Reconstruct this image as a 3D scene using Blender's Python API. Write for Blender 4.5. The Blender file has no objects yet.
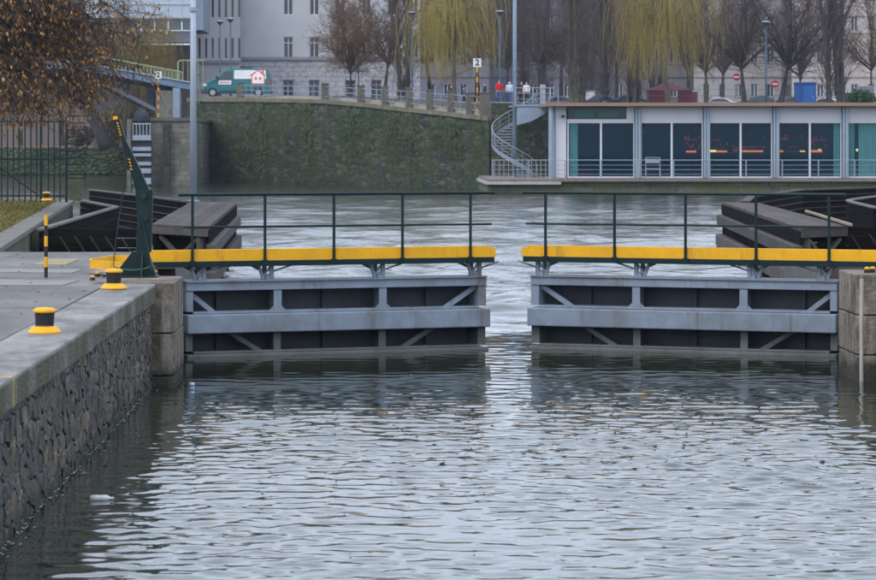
import bpy, bmesh, math, random
import numpy as np
from mathutils import Vector, Matrix, Quaternion

# ------------------------------------------------------------------ camera
SC = bpy.context.scene
COL = SC.collection
F, H, VX, VY = 3000.0, 3.9, 380.0, 140.0      # focal length in photo pixels, eye height over the water, vanishing point
R = math.radians
cam = bpy.data.cameras.new('camera')
cam_o = bpy.data.objects.new('camera', cam)
COL.objects.link(cam_o)
cam_o.location = (0, 0, H)
cam_o.rotation_euler = (R(90), 0, 0)
cam.sensor_width = 36.0
cam.lens = F / 876.0 * 36.0
cam.shift_x = (438.0 - VX) / 876.0
cam.shift_y = -(290.0 - VY) / 876.0
cam.clip_start, cam.clip_end = 0.5, 5000
cam.dof.use_dof = True
cam.dof.focus_distance = 53.0
cam.dof.aperture_fstop = 6.0
SC.camera = cam_o

# ------------------------------------------------------------------ sky, sun, exposure
SUN_EL, SUN_AZ = 48.0, 215.0                  # degrees, high behind the camera, veiled by cloud
world = bpy.data.worlds.new('World'); SC.world = world; world.use_nodes = True
nt = world.node_tree
bg = nt.nodes['Background']
sky = nt.nodes.new('ShaderNodeTexSky'); sky.sky_type = 'NISHITA'; sky.sun_disc = False
sky.sun_elevation = R(SUN_EL); sky.sun_rotation = R(SUN_AZ)
sky.air_density = 1.0; sky.dust_density = 4.0; sky.ozone_density = 1.5
mixs = nt.nodes.new('ShaderNodeMix'); mixs.data_type = 'RGBA'
mixs.inputs[0].default_value = 0.80
mixs.inputs[7].default_value = (6.6, 7.4, 8.9, 1)           # even cloud cover
nt.links.new(sky.outputs[0], mixs.inputs[6])
nt.links.new(mixs.outputs[2], bg.inputs[0])
bg.inputs[1].default_value = 0.13
sun = bpy.data.lights.new('sun', 'SUN'); sun.energy = 0.6; sun.angle = R(20); sun.color = (1.0, 0.96, 0.9)
sun_o = bpy.data.objects.new('sun', sun); COL.objects.link(sun_o)
sun_o.location = (0, -50, 80)
sd = Vector((math.sin(R(SUN_AZ)) * math.cos(R(SUN_EL)), math.cos(R(SUN_AZ)) * math.cos(R(SUN_EL)), math.sin(R(SUN_EL))))
sun_o.rotation_euler = sd.to_track_quat('Z', 'Y').to_euler()
vs = SC.view_settings
vs.view_transform = 'Standard'; vs.look = 'None'; vs.gamma = 1.0; vs.use_curve_mapping = False
vs.exposure = 0.70
SC.render.resolution_x, SC.render.resolution_y = 1024, 678
SC.cycles.max_bounces = 6; SC.cycles.diffuse_bounces = 2; SC.cycles.glossy_bounces = 3
SC.cycles.transparent_max_bounces = 12; SC.cycles.transmission_bounces = 3; SC.cycles.volume_bounces = 0
SC.cycles.use_denoising = True
SC.cycles.caustics_reflective = False; SC.cycles.caustics_refractive = False

# ------------------------------------------------------------------ helpers
rng = random.Random(11)
def W(px, py, d):                 # photo pixel + distance -> world point
    return Vector(((px - VX) * d / F, d, H - (py - VY) * d / F))
def G(px, py, z):                 # photo pixel + height -> world point
    d = (H - z) * F / (py - VY)
    return Vector(((px - VX) * d / F, d, z))
def XW(px, d): return (px - VX) * d / F
def ZW(py, d): return H - (py - VY) * d / F

class MB:
    def __init__(s): s.v = []; s.f = []
    def add(s, vs_, fs):
        b = len(s.v); s.v += [tuple(v) for v in vs_]; s.f += [tuple(i + b for i in f) for f in fs]; return s
    def box(s, x0, x1, y0, y1, z0, z1):
        return s.add([(x0,y0,z0),(x1,y0,z0),(x1,y1,z0),(x0,y1,z0),(x0,y0,z1),(x1,y0,z1),(x1,y1,z1),(x0,y1,z1)],
                     [(3,2,1,0),(4,5,6,7),(0,1,5,4),(1,2,6,5),(2,3,7,6),(3,0,4,7)])
    def beam(s, p0, p1, w, h, up=(0,0,1)):      # bar from p0 to p1, w across, h along up
        p0, p1 = Vector(p0), Vector(p1); d = (p1 - p0).normalized()
        up = Vector(up)
        sd_ = d.cross(up)
        if sd_.length < 1e-4: sd_ = d.cross(Vector((0,1,0)))
        sd_.normalize(); u = sd_.cross(d).normalized()
        a, b = sd_ * w / 2, u * h / 2
        return s.add([p0-a-b, p0+a-b, p0+a+b, p0-a+b, p1-a-b, p1+a-b, p1+a+b, p1-a+b],
                     [(3,2,1,0),(4,5,6,7),(0,1,5,4),(1,2,6,5),(2,3,7,6),(3,0,4,7)])
    def tube(s, pts, r, n=8, cap=True):
        pts = [Vector(p) for p in pts]; m = len(pts)
        rr = r if isinstance(r, (list, tuple)) else [r] * m
        b = len(s.v); ref = None
        for i, p in enumerate(pts):
            d = (pts[min(i+1, m-1)] - pts[max(i-1, 0)]).normalized()
            if ref is None:
                ref = Vector((1,0,0)) if abs(d.x) < .8 else Vector((0,1,0))
            a = (ref - d * ref.dot(d)).normalized(); c = d.cross(a); ref = a
            for k in range(n):
                t = 2 * math.pi * k / n
                s.v.append(tuple(p + (a * math.cos(t) + c * math.sin(t)) * rr[i]))
        for i in range(m - 1):
            for k in range(n):
                k2 = (k + 1) % n
                s.f.append((b+i*n+k, b+i*n+k2, b+(i+1)*n+k2, b+(i+1)*n+k))
        if cap:
            s.f.append(tuple(b + k for k in reversed(range(n))))
            s.f.append(tuple(b + (m-1)*n + k for k in range(n)))
        return s
    def lathe(s, prof, c=(0,0,0), n=20, axis='z'):
        b = len(s.v); c = Vector(c)
        for r_, z in prof:
            for k in range(n):
                t = 2*math.pi*k/n
                q = (r_*math.cos(t), r_*math.sin(t), z)
                if axis == 'x': q = (z, q[0], q[1])
                elif axis == 'y': q = (q[0], z, q[1])
                s.v.append(tuple(c + Vector(q)))
        for i in range(len(prof)-1):
            for k in range(n):
                k2 = (k+1) % n
                s.f.append((b+i*n+k, b+i*n+k2, b+(i+1)*n+k2, b+(i+1)*n+k))
        s.f.append(tuple(b+k for k in reversed(range(n)))); s.f.append(tuple(b+(len(prof)-1)*n+k for k in range(n)))
        return s
    def prism(s, poly, z0, z1):                 # plan polygon, z0/z1 numbers or per-vertex lists
        n = len(poly)
        a = z0 if isinstance(z0, (list, tuple)) else [z0]*n
        b_ = z1 if isinstance(z1, (list, tuple)) else [z1]*n
        vs_ = [(p[0], p[1], a[i]) for i, p in enumerate(poly)] + [(p[0], p[1], b_[i]) for i, p in enumerate(poly)]
        fs = [tuple(reversed(range(n))), tuple(range(n, 2*n))] + [(i, (i+1) % n, n+(i+1) % n, n+i) for i in range(n)]
        return s.add(vs_, fs)
    def extr(s, pts, vec):                      # any planar outline swept along vec
        n = len(pts); vec = Vector(vec); pts = [Vector(p) for p in pts]
        return s.add(pts + [p + vec for p in pts], [tuple(reversed(range(n))), tuple(range(n, 2*n))] + [(i, (i+1) % n, n+(i+1) % n, n+i) for i in range(n)])
    def face(s, pts): return s.add(pts, [tuple(range(len(pts)))])

WM = {}
def mesh_of(name, mb, mat, M=None, smooth=False, fix=True):
    me = bpy.data.meshes.new(name)
    vs_ = mb.v if M is None else [tuple(M @ Vector(v)) for v in mb.v]
    me.from_pydata(vs_, [], mb.f)
    if fix and len(mb.f) < 60000:
        bm = bmesh.new(); bm.from_mesh(me); bmesh.ops.recalc_face_normals(bm, faces=bm.faces); bm.to_mesh(me); bm.free()
    if smooth: me.polygons.foreach_set('use_smooth', [True] * len(me.polygons))
    me.materials.append(mat); me.update()
    return me
def obj(name, mb, mat, parent=None, local=False, smooth=False, bevel=0, fix=True):
    PM = WM.get(parent, Matrix()) if parent else Matrix()
    me = mesh_of(name, mb, mat, None if (local or not parent) else PM.inverted(), smooth, fix)
    o = bpy.data.objects.new(name, me); COL.objects.link(o)
    if parent: o.parent = parent
    WM[o] = PM
    if bevel:
        m = o.modifiers.new('b', 'BEVEL'); m.width = bevel; m.segments = 2; m.limit_method = 'ANGLE'; m.angle_limit = R(35)
    return o
def tag(o, label=None, cat=None, group=None, kind=None):
    if label: o['label'] = label
    if cat: o['category'] = cat
    if group: o['group'] = group
    if kind or cat: o['kind'] = kind or 'thing'
    return o
def thing(name, label, cat, loc=(0,0,0), rotz=0, group=None):
    o = bpy.data.objects.new(name, None); COL.objects.link(o)
    o.location = loc; o.rotation_euler = (0,0,rotz); o.empty_display_size = .3
    WM[o] = Matrix.Translation(Vector(loc)) @ Matrix.Rotation(rotz, 4, 'Z')
    return tag(o, label, cat, group)
def place(name, me, parent, loc, scale=(1,1,1), rot=(0,0,0)):    # a piece sharing mesh data, world loc under an unrotated parent
    o = bpy.data.objects.new(name, me); COL.objects.link(o); o.parent = parent
    o.location = Vector(loc) - WM[parent].translation; o.scale = scale; o.rotation_euler = rot
    return o
def dup(root, loc, rotz, label, scale=None, mats=None):
    def cp(o, par):
        c = o.copy(); COL.objects.link(c); c.parent = par
        for ch in o.children: cp(ch, c)
        return c
    r = cp(root, None); r.location = loc; r.rotation_euler = (0,0,rotz); r['label'] = label
    if scale: r.scale = scale
    return r

# ------------------------------------------------------------------ materials
MATS = {}
def mat(name, col, rough=.7, var=.18, scale=3.0, bump=0.0, bscale=None, metal=0.0, stain=None, stain_amt=.5, stain_scale=1.0,
        objvar=0.0, stretch=(1,1,1), spec=.4, emit=None, wear=None, wear_amt=.3, coat=0, wear_side=False, wlo=.5, whi=.75, slo=.45, shi=.68, tints=None, tide=None, wscale=5.0):
    if name in MATS: return MATS[name]
    m = bpy.data.materials.new(name); m.use_nodes = True; MATS[name] = m
    n = m.node_tree.nodes; l = m.node_tree.links; b = n['Principled BSDF']
    b.inputs['Roughness'].default_value = rough; b.inputs['Metallic'].default_value = metal
    b.inputs['Specular IOR Level'].default_value = spec
    if coat: b.inputs['Coat Weight'].default_value = coat
    geo = n.new('ShaderNodeNewGeometry'); mp = n.new('ShaderNodeMapping'); l.new(geo.outputs['Position'], mp.inputs[0])
    mp.inputs['Scale'].default_value = stretch
    nz = n.new('ShaderNodeTexNoise'); nz.inputs['Scale'].default_value = scale; nz.inputs['Detail'].default_value = 6; nz.inputs['Roughness'].default_value = .65
    l.new(mp.outputs[0], nz.inputs['Vector'])
    rp = n.new('ShaderNodeValToRGB'); l.new(nz.outputs[0], rp.inputs[0])
    e = rp.color_ramp.elements; e[0].position = .3; e[1].position = .72
    e[0].color = tuple(min(1, c*(1-var)) for c in col) + (1,); e[1].color = tuple(min(1, c*(1+var)) for c in col) + (1,)
    out = rp.outputs[0]
    def overlay(c2, amt, sc, lo, hi, st=None, side=False):
        nonlocal out
        n2 = n.new('ShaderNodeTexNoise'); n2.inputs['Scale'].default_value = sc; n2.inputs['Detail'].default_value = 7; n2.inputs['Roughness'].default_value = .7
        if st is not None:
            mp2 = n.new('ShaderNodeMapping'); mp2.inputs['Scale'].default_value = st; l.new(geo.outputs['Position'], mp2.inputs[0]); l.new(mp2.outputs[0], n2.inputs['Vector'])
        else: l.new(mp.outputs[0], n2.inputs['Vector'])
        mr = n.new('ShaderNodeMapRange'); mr.inputs[1].default_value = lo; mr.inputs[2].default_value = hi; mr.inputs[4].default_value = amt
        l.new(n2.outputs[0], mr.inputs[0]); fac = mr.outputs[0]
        if side:                  # only on faces that stand upright
            sn = n.new('ShaderNodeSeparateXYZ'); l.new(geo.outputs['True Normal'], sn.inputs[0]); ab = n.new('ShaderNodeMath'); ab.operation = 'ABSOLUTE'; l.new(sn.outputs[2], ab.inputs[0])
            iv_ = n.new('ShaderNodeMath'); iv_.operation = 'SUBTRACT'; iv_.inputs[0].default_value = 1; iv_.use_clamp = True; l.new(ab.outputs[0], iv_.inputs[1]); mu = n.new('ShaderNodeMath'); mu.operation = 'MULTIPLY'; l.new(fac, mu.inputs[0]); l.new(iv_.outputs[0], mu.inputs[1]); fac = mu.outputs[0]
        mx = n.new('ShaderNodeMix'); mx.data_type = 'RGBA'; l.new(fac, mx.inputs[0]); l.new(out, mx.inputs[6]); mx.inputs[7].default_value = tuple(c2)+(1,)
        out = mx.outputs[2]
    if tints:                     # a different tint for each piece
        oi = n.new('ShaderNodeObjectInfo'); cr_ = n.new('ShaderNodeValToRGB'); cr_.color_ramp.interpolation = 'LINEAR'; l.new(oi.outputs['Random'], cr_.inputs[0])
        el = cr_.color_ramp.elements; el[0].color = tints[0]+(1,); el[1].color = tints[-1]+(1,)
        for i_, c_ in enumerate(tints[1:-1]): x_ = el.new((i_+1)/(len(tints)-1)); x_.color = c_+(1,)
        mm_ = n.new('ShaderNodeMix'); mm_.data_type = 'RGBA'; mm_.blend_type = 'MULTIPLY'; mm_.inputs[0].default_value = 1; l.new(out, mm_.inputs[6]); l.new(cr_.outputs[0], mm_.inputs[7]); out = mm_.outputs[2]
    if stain: overlay(stain, stain_amt, stain_scale, slo, shi)
    if wear: overlay(wear, wear_amt, wscale, wlo, whi, (1,1,.12), wear_side)
    if tide:                      # dark wet algae band above the waterline with a ragged edge
        sz = n.new('ShaderNodeSeparateXYZ'); l.new(geo.outputs['Position'], sz.inputs[0]); nt_ = n.new('ShaderNodeTexNoise'); nt_.inputs['Scale'].default_value = 3; nt_.inputs['Detail'].default_value = 5; l.new(geo.outputs['Position'], nt_.inputs['Vector'])
        ma_ = n.new('ShaderNodeMath'); ma_.operation = 'MULTIPLY_ADD'; ma_.inputs[1].default_value = -.5; l.new(nt_.outputs[0], ma_.inputs[0]); l.new(sz.outputs[2], ma_.inputs[2])
        mr_ = n.new('ShaderNodeMapRange'); mr_.inputs[1].default_value = tide-.12; mr_.inputs[2].default_value = tide+.06; mr_.inputs[3].default_value = .85; mr_.inputs[4].default_value = 0; l.new(ma_.outputs[0], mr_.inputs[0])
        mt_ = n.new('ShaderNodeMix'); mt_.data_type = 'RGBA'; l.new(mr_.outputs[0], mt_.inputs[0]); l.new(out, mt_.inputs[6]); mt_.inputs[7].default_value = (.018,.020,.013,1); out = mt_.outputs[2]
    if objvar:
        oi = n.new('ShaderNodeObjectInfo'); mr = n.new('ShaderNodeMapRange'); mr.inputs[3].default_value = 1-objvar; mr.inputs[4].default_value = 1+objvar
        l.new(oi.outputs['Random'], mr.inputs[0]); hs = n.new('ShaderNodeHueSaturation'); l.new(mr.outputs[0], hs.inputs['Value']); l.new(out, hs.inputs['Color']); out = hs.outputs[0]
    l.new(out, b.inputs['Base Color'])
    if bump:
        nb = n.new('ShaderNodeTexNoise'); nb.inputs['Scale'].default_value = bscale or scale*4; nb.inputs['Detail'].default_value = 5; l.new(mp.outputs[0], nb.inputs['Vector'])
        bp = n.new('ShaderNodeBump'); bp.inputs['Strength'].default_value = bump; bp.inputs['Distance'].default_value = .05; l.new(nb.outputs[0], bp.inputs['Height']); l.new(bp.outputs[0], b.inputs['Normal'])
    if emit:
        b.inputs['Emission Color'].default_value = tuple(emit[:3]) + (1,); b.inputs['Emission Strength'].default_value = emit[3]
    return m

def masonry(name, c1, c2, mortar, bw, bh, gap=.02, bump=.5, moss=None, moss_amt=.6, rub=False, moss_scale=.5):
    m = bpy.data.materials.new(name); m.use_nodes = True; MATS[name] = m
    n = m.node_tree.nodes; l = m.node_tree.links; b = n['Principled BSDF']; b.inputs['Roughness'].default_value = .85; b.inputs['Specular IOR Level'].default_value = .25
    geo = n.new('ShaderNodeNewGeometry')
    sep = n.new('ShaderNodeSeparateXYZ'); l.new(geo.outputs['Position'], sep.inputs[0])
    ad = n.new('ShaderNodeMath'); ad.operation = 'ADD'; l.new(sep.outputs[0], ad.inputs[0]); l.new(sep.outputs[1], ad.inputs[1])
    cmb = n.new('ShaderNodeCombineXYZ'); l.new(ad.outputs[0], cmb.inputs[0]); l.new(sep.outputs[2], cmb.inputs[1])
    if rub:
        v = n.new('ShaderNodeTexVoronoi'); v.inputs['Scale'].default_value = 1/bw; v.feature = 'F1'; l.new(cmb.outputs[0], v.inputs['Vector'])
        ve = n.new('ShaderNodeTexVoronoi'); ve.inputs['Scale'].default_value = 1/bw; ve.feature = 'DISTANCE_TO_EDGE'; l.new(cmb.outputs[0], ve.inputs['Vector'])
        mx0 = n.new('ShaderNodeMix'); mx0.data_type = 'RGBA'; s2 = n.new('ShaderNodeSeparateColor'); l.new(v.outputs['Color'], s2.inputs[0]); l.new(s2.outputs[0], mx0.inputs[0])
        mx0.inputs[6].default_value = c1+(1,); mx0.inputs[7].default_value = c2+(1,)
        mr = n.new('ShaderNodeMapRange'); mr.inputs[1].default_value = 0; mr.inputs[2].default_value = gap*3; l.new(ve.outputs['Distance'], mr.inputs[0])
        mx = n.new('ShaderNodeMix'); mx.data_type = 'RGBA'; l.new(mr.outputs[0], mx.inputs[0]); mx.inputs[6].default_value = mortar+(1,); l.new(mx0.outputs[2], mx.inputs[7])
        out, hgt = mx.outputs[2], mr.outputs[0]
    else:
        bt = n.new('ShaderNodeTexBrick'); bt.inputs['Scale'].default_value = 1; bt.inputs['Brick Width'].default_value = bw; bt.inputs['Row Height'].default_value = bh
        bt.inputs['Mortar Size'].default_value = gap; bt.inputs['Color1'].default_value = c1+(1,); bt.inputs['Color2'].default_value = c2+(1,); bt.inputs['Mortar'].default_value = mortar+(1,)
        l.new(cmb.outputs[0], bt.inputs['Vector']); out, hgt = bt.outputs['Color'], bt.outputs['Fac']
    nz = n.new('ShaderNodeTexNoise'); nz.inputs['Scale'].default_value = 2.5; nz.inputs['Detail'].default_value = 7; nz.inputs['Roughness'].default_value = .7; l.new(geo.outputs['Position'], nz.inputs['Vector'])
    mrv = n.new('ShaderNodeMapRange'); mrv.inputs[1].default_value = .3; mrv.inputs[2].default_value = .7; mrv.inputs[3].default_value = .65; mrv.inputs[4].default_value = 1.3; l.new(nz.outputs[0], mrv.inputs[0])
    hs = n.new('ShaderNodeHueSaturation'); l.new(mrv.outputs[0], hs.inputs['Value']); l.new(out, hs.inputs['Color']); out = hs.outputs[0]
    if moss:
        n2 = n.new('ShaderNodeTexNoise'); n2.inputs['Scale'].default_value = moss_scale; n2.inputs['Detail'].default_value = 8; n2.inputs['Roughness'].default_value = .7
        mpm = n.new('ShaderNodeMapping'); mpm.inputs['Scale'].default_value = (1,1,.35); l.new(geo.outputs['Position'], mpm.inputs[0]); l.new(mpm.outputs[0], n2.inputs['Vector'])
        m2 = n.new('ShaderNodeMapRange'); m2.inputs[1].default_value = .42; m2.inputs[2].default_value = .62; m2.inputs[4].default_value = moss_amt; l.new(n2.outputs[0], m2.inputs[0])
        mx = n.new('ShaderNodeMix'); mx.data_type = 'RGBA'; l.new(m2.outputs[0], mx.inputs[0]); l.new(out, mx.inputs[6]); mx.inputs[7].default_value = moss+(1,); out = mx.outputs[2]
    l.new(out, b.inputs['Base Color'])
    bp = n.new('ShaderNodeBump'); bp.inputs['Strength'].default_value = bump; bp.inputs['Distance'].default_value = .08
    if not rub: bp.invert = True
    l.new(hgt, bp.inputs['Height']); l.new(bp.outputs[0], b.inputs['Normal'])
    return m

def glass(name, tint=(.02,.045,.06), clear=.55, rough=.03):
    m = bpy.data.materials.new(name); m.use_nodes = True; MATS[name] = m
    n = m.node_tree.nodes; l = m.node_tree.links; b = n['Principled BSDF']; out = n['Material Output']
    b.inputs['Base Color'].default_value = tint+(1,); b.inputs['Roughness'].default_value = rough; b.inputs['IOR'].default_value = 1.5
    tr = n.new('ShaderNodeBsdfTransparent'); tr.inputs[0].default_value = (.66,.86,.94,1)
    mx = n.new('ShaderNodeMixShader'); mx.inputs[0].default_value = 1-clear
    l.new(tr.outputs[0], mx.inputs[1]); l.new(b.outputs[0], mx.inputs[2]); l.new(mx.outputs[0], out.inputs[0])
    return m

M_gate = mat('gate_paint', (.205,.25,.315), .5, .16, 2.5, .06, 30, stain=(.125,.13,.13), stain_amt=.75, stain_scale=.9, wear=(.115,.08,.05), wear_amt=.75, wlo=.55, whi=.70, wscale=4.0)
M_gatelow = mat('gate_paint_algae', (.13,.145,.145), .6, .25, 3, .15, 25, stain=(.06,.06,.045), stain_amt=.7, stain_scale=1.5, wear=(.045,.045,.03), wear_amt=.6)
M_gateplate = mat('gate_plate', (.034,.040,.056), .6, .3, 2.0, .08, 25, stain=(.035,.033,.03), stain_amt=.6, stain_scale=1.2)  # gate paint darkened for the recess, shade put into the colour
M_yellow = mat('yellow_paint', (.78,.385,.002), .5, .09, 4, .05, 30, stain=(.58,.30,.008), stain_amt=.6, stain_scale=1.8, wear=(.20,.12,.03), wear_amt=.6, wlo=.56, whi=.72, wscale=4)
M_green = mat('dark_green_paint', (.0015,.017,.018), .5, .25, 6, .03, 40, wear=(.006,.026,.025), wear_amt=.4, spec=.25)
M_black = mat('black_paint', (.012,.012,.013), .5, .3, 8, .05, 40)
M_conc = mat('quay_concrete', (.165,.152,.140), .6, .35, 1.3, .25, 18, stain=(.075,.070,.066), stain_amt=.85, stain_scale=.30, slo=.42, shi=.60, objvar=.22, spec=.3, stretch=(1,.35,1))
M_cope = mat('coping_concrete', (.235,.224,.208), .6, .4, 2.2, .45, 22, stain=(.085,.083,.078), stain_amt=.9, stain_scale=1.0, slo=.44, shi=.58, stretch=(1,.4,1), objvar=.10, wscale=1.1, wear=(.048,.046,.012), wear_amt=.97, wear_side=True, wlo=.36, whi=.54)
M_granite = mat('granite', (.205,.163,.122), .8, .5, 3.5, .5, 14, stain=(.055,.048,.036), stain_amt=.9, stain_scale=1.6, slo=.40, shi=.6, objvar=.1, wear=(.36,.33,.29), wear_amt=.7, wear_side=True, wlo=.5, whi=.66, tide=.05)
M_stone = mat('rubble_stone', (.16,.148,.135), .65, .6, 6, .7, 16, stain=(.035,.036,.033), stain_amt=.8, stain_scale=2.6, slo=.42, shi=.60, spec=.35, tide=-.06, tints=[(.26,.27,.29),(.95,.82,.66),(.38,.39,.43),(1.45,1.28,1.02),(.22,.23,.25),(.66,.64,.62),(1.15,.9,.6),(.32,.32,.34),(.85,.78,.68)])
M_mortar = mat('mortar', (.12,.112,.098), .95, .6, 4, .5, 30, tide=-.06)
M_timber = mat('tarred_timber', (.0075,.0065,.0068), .95, .5, 1.2, .3, 20, stretch=(1,1,6), objvar=.5, spec=.05)
M_deck = mat('jetty_deck', (.092,.079,.072), .85, .3, 1.5, .35, 20, stain=(.05,.042,.037), stain_amt=.8, stain_scale=.6, slo=.4, shi=.6, objvar=.15, spec=.2)
M_fender = mat('fender_timber', (.082,.07,.063), .8, .35, 1.2, .4, 16, stain=(.04,.036,.034), stain_amt=.7, stain_scale=.8, objvar=.25)
M_paletim = mat('pale_timber', (.28,.22,.15), .75, .25, 3, .2, 30)
M_mosswall = mat('mossy_wall', (.07,.085,.05), .9, .5, 1.5, .5, 12, stain=(.11,.10,.075), stain_amt=.6, stain_scale=.8)
M_capst = mat('cap_stone', (.145,.138,.12), .85, .25, 2, .2, 20, stain=(.10,.10,.07), stain_amt=.5, stain_scale=.7)
M_soil = mat('grass_soil', (.095,.085,.03), .95, .4, 1.5, .5, 10, stain=(.055,.07,.018), stain_amt=.7, stain_scale=.6)
M_steel = mat('galvanised_steel', (.30,.34,.40), .5, .12, 3, 0, metal=.2)
M_bluegrey = mat('blue_grey_steel', (.22,.29,.37), .5, .12, 2, 0)
M_white = mat('white_paint', (.62,.64,.66), .5, .06, 2)
# ------------------------------------------------------------------ water
def water_material():
    m = bpy.data.materials.new('river_water'); m.use_nodes = True
    n = m.node_tree.nodes; l = m.node_tree.links; b = n['Principled BSDF']
    b.inputs['Base Color'].default_value = (.020,.027,.016,1); b.inputs['Roughness'].default_value = .05; b.inputs['IOR'].default_value = 1.34
    b.inputs['Specular IOR Level'].default_value = .5
    geo = n.new('ShaderNodeNewGeometry')
    mp = n.new('ShaderNodeMapping'); mp.inputs['Scale'].default_value = (.8,1.25,1); l.new(geo.outputs['Position'], mp.inputs[0])
    n1 = n.new('ShaderNodeTexNoise'); n1.inputs['Scale'].default_value = 5.0; n1.inputs['Detail'].default_value = 3; l.new(mp.outputs[0], n1.inputs['Vector'])
    mp2 = n.new('ShaderNodeMapping'); mp2.inputs['Scale'].default_value = (.55,.36,1); l.new(geo.outputs['Position'], mp2.inputs[0])
    n2 = n.new('ShaderNodeTexNoise'); n2.inputs['Scale'].default_value = 1.7; n2.inputs['Detail'].default_value = 5; n2.inputs['Roughness'].default_value = .6; l.new(mp2.outputs[0], n2.inputs['Vector'])
    b1 = n.new('ShaderNodeBump'); b1.inputs['Strength'].default_value = .06; b1.inputs['Distance'].default_value = .02; l.new(n1.outputs[0], b1.inputs['Height'])
    # the open river beyond the gates: longer waves than the mesh there can carry
    sp = n.new('ShaderNodeSeparateXYZ'); l.new(geo.outputs['Position'], sp.inputs[0])
    mr = n.new('ShaderNodeMapRange'); mr.inputs[1].default_value = 58; mr.inputs[2].default_value = 95; l.new(sp.outputs[1], mr.inputs[0])
    b2 = n.new('ShaderNodeBump'); b2.inputs['Distance'].default_value = .13; l.new(mr.outputs[0], b2.inputs['Strength']); l.new(n2.outputs[0], b2.inputs['Height']); l.new(b1.outputs[0], b2.inputs['Normal'])
    l.new(b2.outputs[0], b.inputs['Normal'])
    return m
def build_water():
    ys = [20.0]
    while ys[-1] < 300: ys.append(ys[-1] + max(.042, ys[-1]**2 / 30000.0))
    ys = np.array(ys)
    xs = np.concatenate([np.linspace(-46, -5, 50)[:-1], np.linspace(-5, 9.5, 290)[:-1], np.linspace(9.5, 64, 90)])
    X, Y = np.meshgrid(xs, ys)
    rs = np.random.RandomState(5)
    Z = np.zeros_like(X)
    row = np.maximum(.042, Y**2 / 30000.0)
    nw = 130
    for i in range(nw):
        lam = math.exp(rs.uniform(math.log(.15), math.log(.85)))
        th = rs.normal(0, .95) + .10
        k = 2*math.pi/lam
        slope = .112*math.sqrt(2/nw) * (1.0 if .25 < lam < .65 else .8)
        a = slope/k * np.clip((lam - 2.2*row)/lam, 0, 1)
        ph = k*(X*math.sin(th) + Y*math.cos(th)) + rs.uniform(0, 6.28)
        Z += a*(np.sin(ph) - .28*np.cos(2*ph))
    # longer waves of the open river beyond the gates
    Zr = np.zeros_like(X); nr = 60
    for i in range(nr):
        lam = math.exp(rs.uniform(math.log(.9), math.log(7.0))); th = rs.normal(0, .8); k = 2*math.pi/lam
        a = .15*math.sqrt(2/nr)/k*np.clip((lam - 2.2*row)/lam, 0, 1)
        Zr += a*np.sin(k*(X*math.sin(th) + Y*math.cos(th)) + rs.uniform(0, 6.28))
    Z += Zr*np.clip((Y-57)/14, 0, 1)
    # gust patches, calm water close under the gates and along the walls
    gust = .86 + .38*np.sin(X*.55+Y*.21+1.0)*np.sin(Y*.16-X*.2) + .16*np.sin(Y*.9+X*.5)*np.sin(X*1.1-Y*.3)
    lee = .42 + .58*np.clip((51.0 - Y)/11.0, 0, 1); lee = np.where(Y > 56, np.clip((Y-56)/8, .3, 1), lee)
    edge = .30 + .70*np.clip((X+3.3)/1.8, 0, 1)
    inlock = Y < 62
    Z *= gust*lee*np.where(inlock, edge, 1)
    Z *= np.clip((Y-20)/4, 0, 1)*np.clip((300-Y)/20, 0, 1)*np.clip((X+46)/4, 0, 1)*np.clip((64-X)/4, 0, 1)
    ny, nx = X.shape
    V = np.stack([X, Y, Z], -1).reshape(-1, 3)
    ext = np.array([(-900,-400,0),(900,-400,0),(900,1500,0),(-900,1500,0)], float)
    V = np.vstack([V, ext]); e0 = ny*nx
    idx = np.arange(ny*nx).reshape(ny, nx)
    q = np.stack([idx[:-1,:-1], idx[:-1,1:], idx[1:,1:], idx[1:,:-1]], -1).reshape(-1, 4)
    border = [tuple(idx[0,:]) , tuple(idx[:,-1]), tuple(idx[-1,:][::-1]), tuple(idx[:,0][::-1])]
    faces = [tuple(r) for r in q.tolist()]
    c = [(e0, e0+1), (e0+1, e0+2), (e0+2, e0+3), (e0+3, e0)]
    for bd, (p0, p1) in zip(border, c):
        faces.append((p0, p1) + tuple(int(i) for i in reversed(bd)))
    me = bpy.data.meshes.new('water'); me.from_pydata(V.tolist(), [], faces)
    me.polygons.foreach_set('use_smooth', [True]*len(me.polygons)); me.materials.append(water_material()); me.update()
    o = bpy.data.objects.new('water', me); COL.objects.link(o); tag(o, kind='structure')
build_water()

# ------------------------------------------------------------------ quays on both sides of the lock
QZ = 1.61
mb = MB().prism([(-45,8),(-4.352,8),(-4.352,47.9),(-4.62,47.9),(-4.62,55.0),(-3.75,55.0),(-3.75,61.6),(-45,61.6)], -1.5, QZ-.06)
quay_l = tag(obj('quay', mb, M_conc), kind='structure')
mb = MB().prism([(60,8),(8.75,8),(8.75,48.2),(9.05,48.2),(9.05,55.6),(8.3,55.6),(8.3,61.6),(60,61.6)], -1.5, QZ-.02)
quay_r = tag(obj('quay', mb, M_conc), kind='structure')
# concrete slabs of the quay paving
ye = [18.0, 24.3, 29.6, 35.2, 41.0, 46.9, 50.2, 54.6, 58.3, 61.55]
xe = [-16.2, -13.1, -10.0, -7.3, -4.346]
for i in range(len(ye)-1):
    for j in range(len(xe)-1):
        g = .006
        dz = rng.uniform(-.006, .006)
        x0, x1 = xe[j]+g, xe[j+1]-g
        if ye[i] > 46 and j == 3: x1 = -4.352 if ye[i] < 47 else (-4.66 if ye[i] < 54 else -3.76)
        mb = MB().box(x0, x1, ye[i]+g, ye[i+1]-g, QZ-.059, QZ-.004+dz)
        obj('slab', mb, M_conc, quay_l, bevel=.008)
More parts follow.
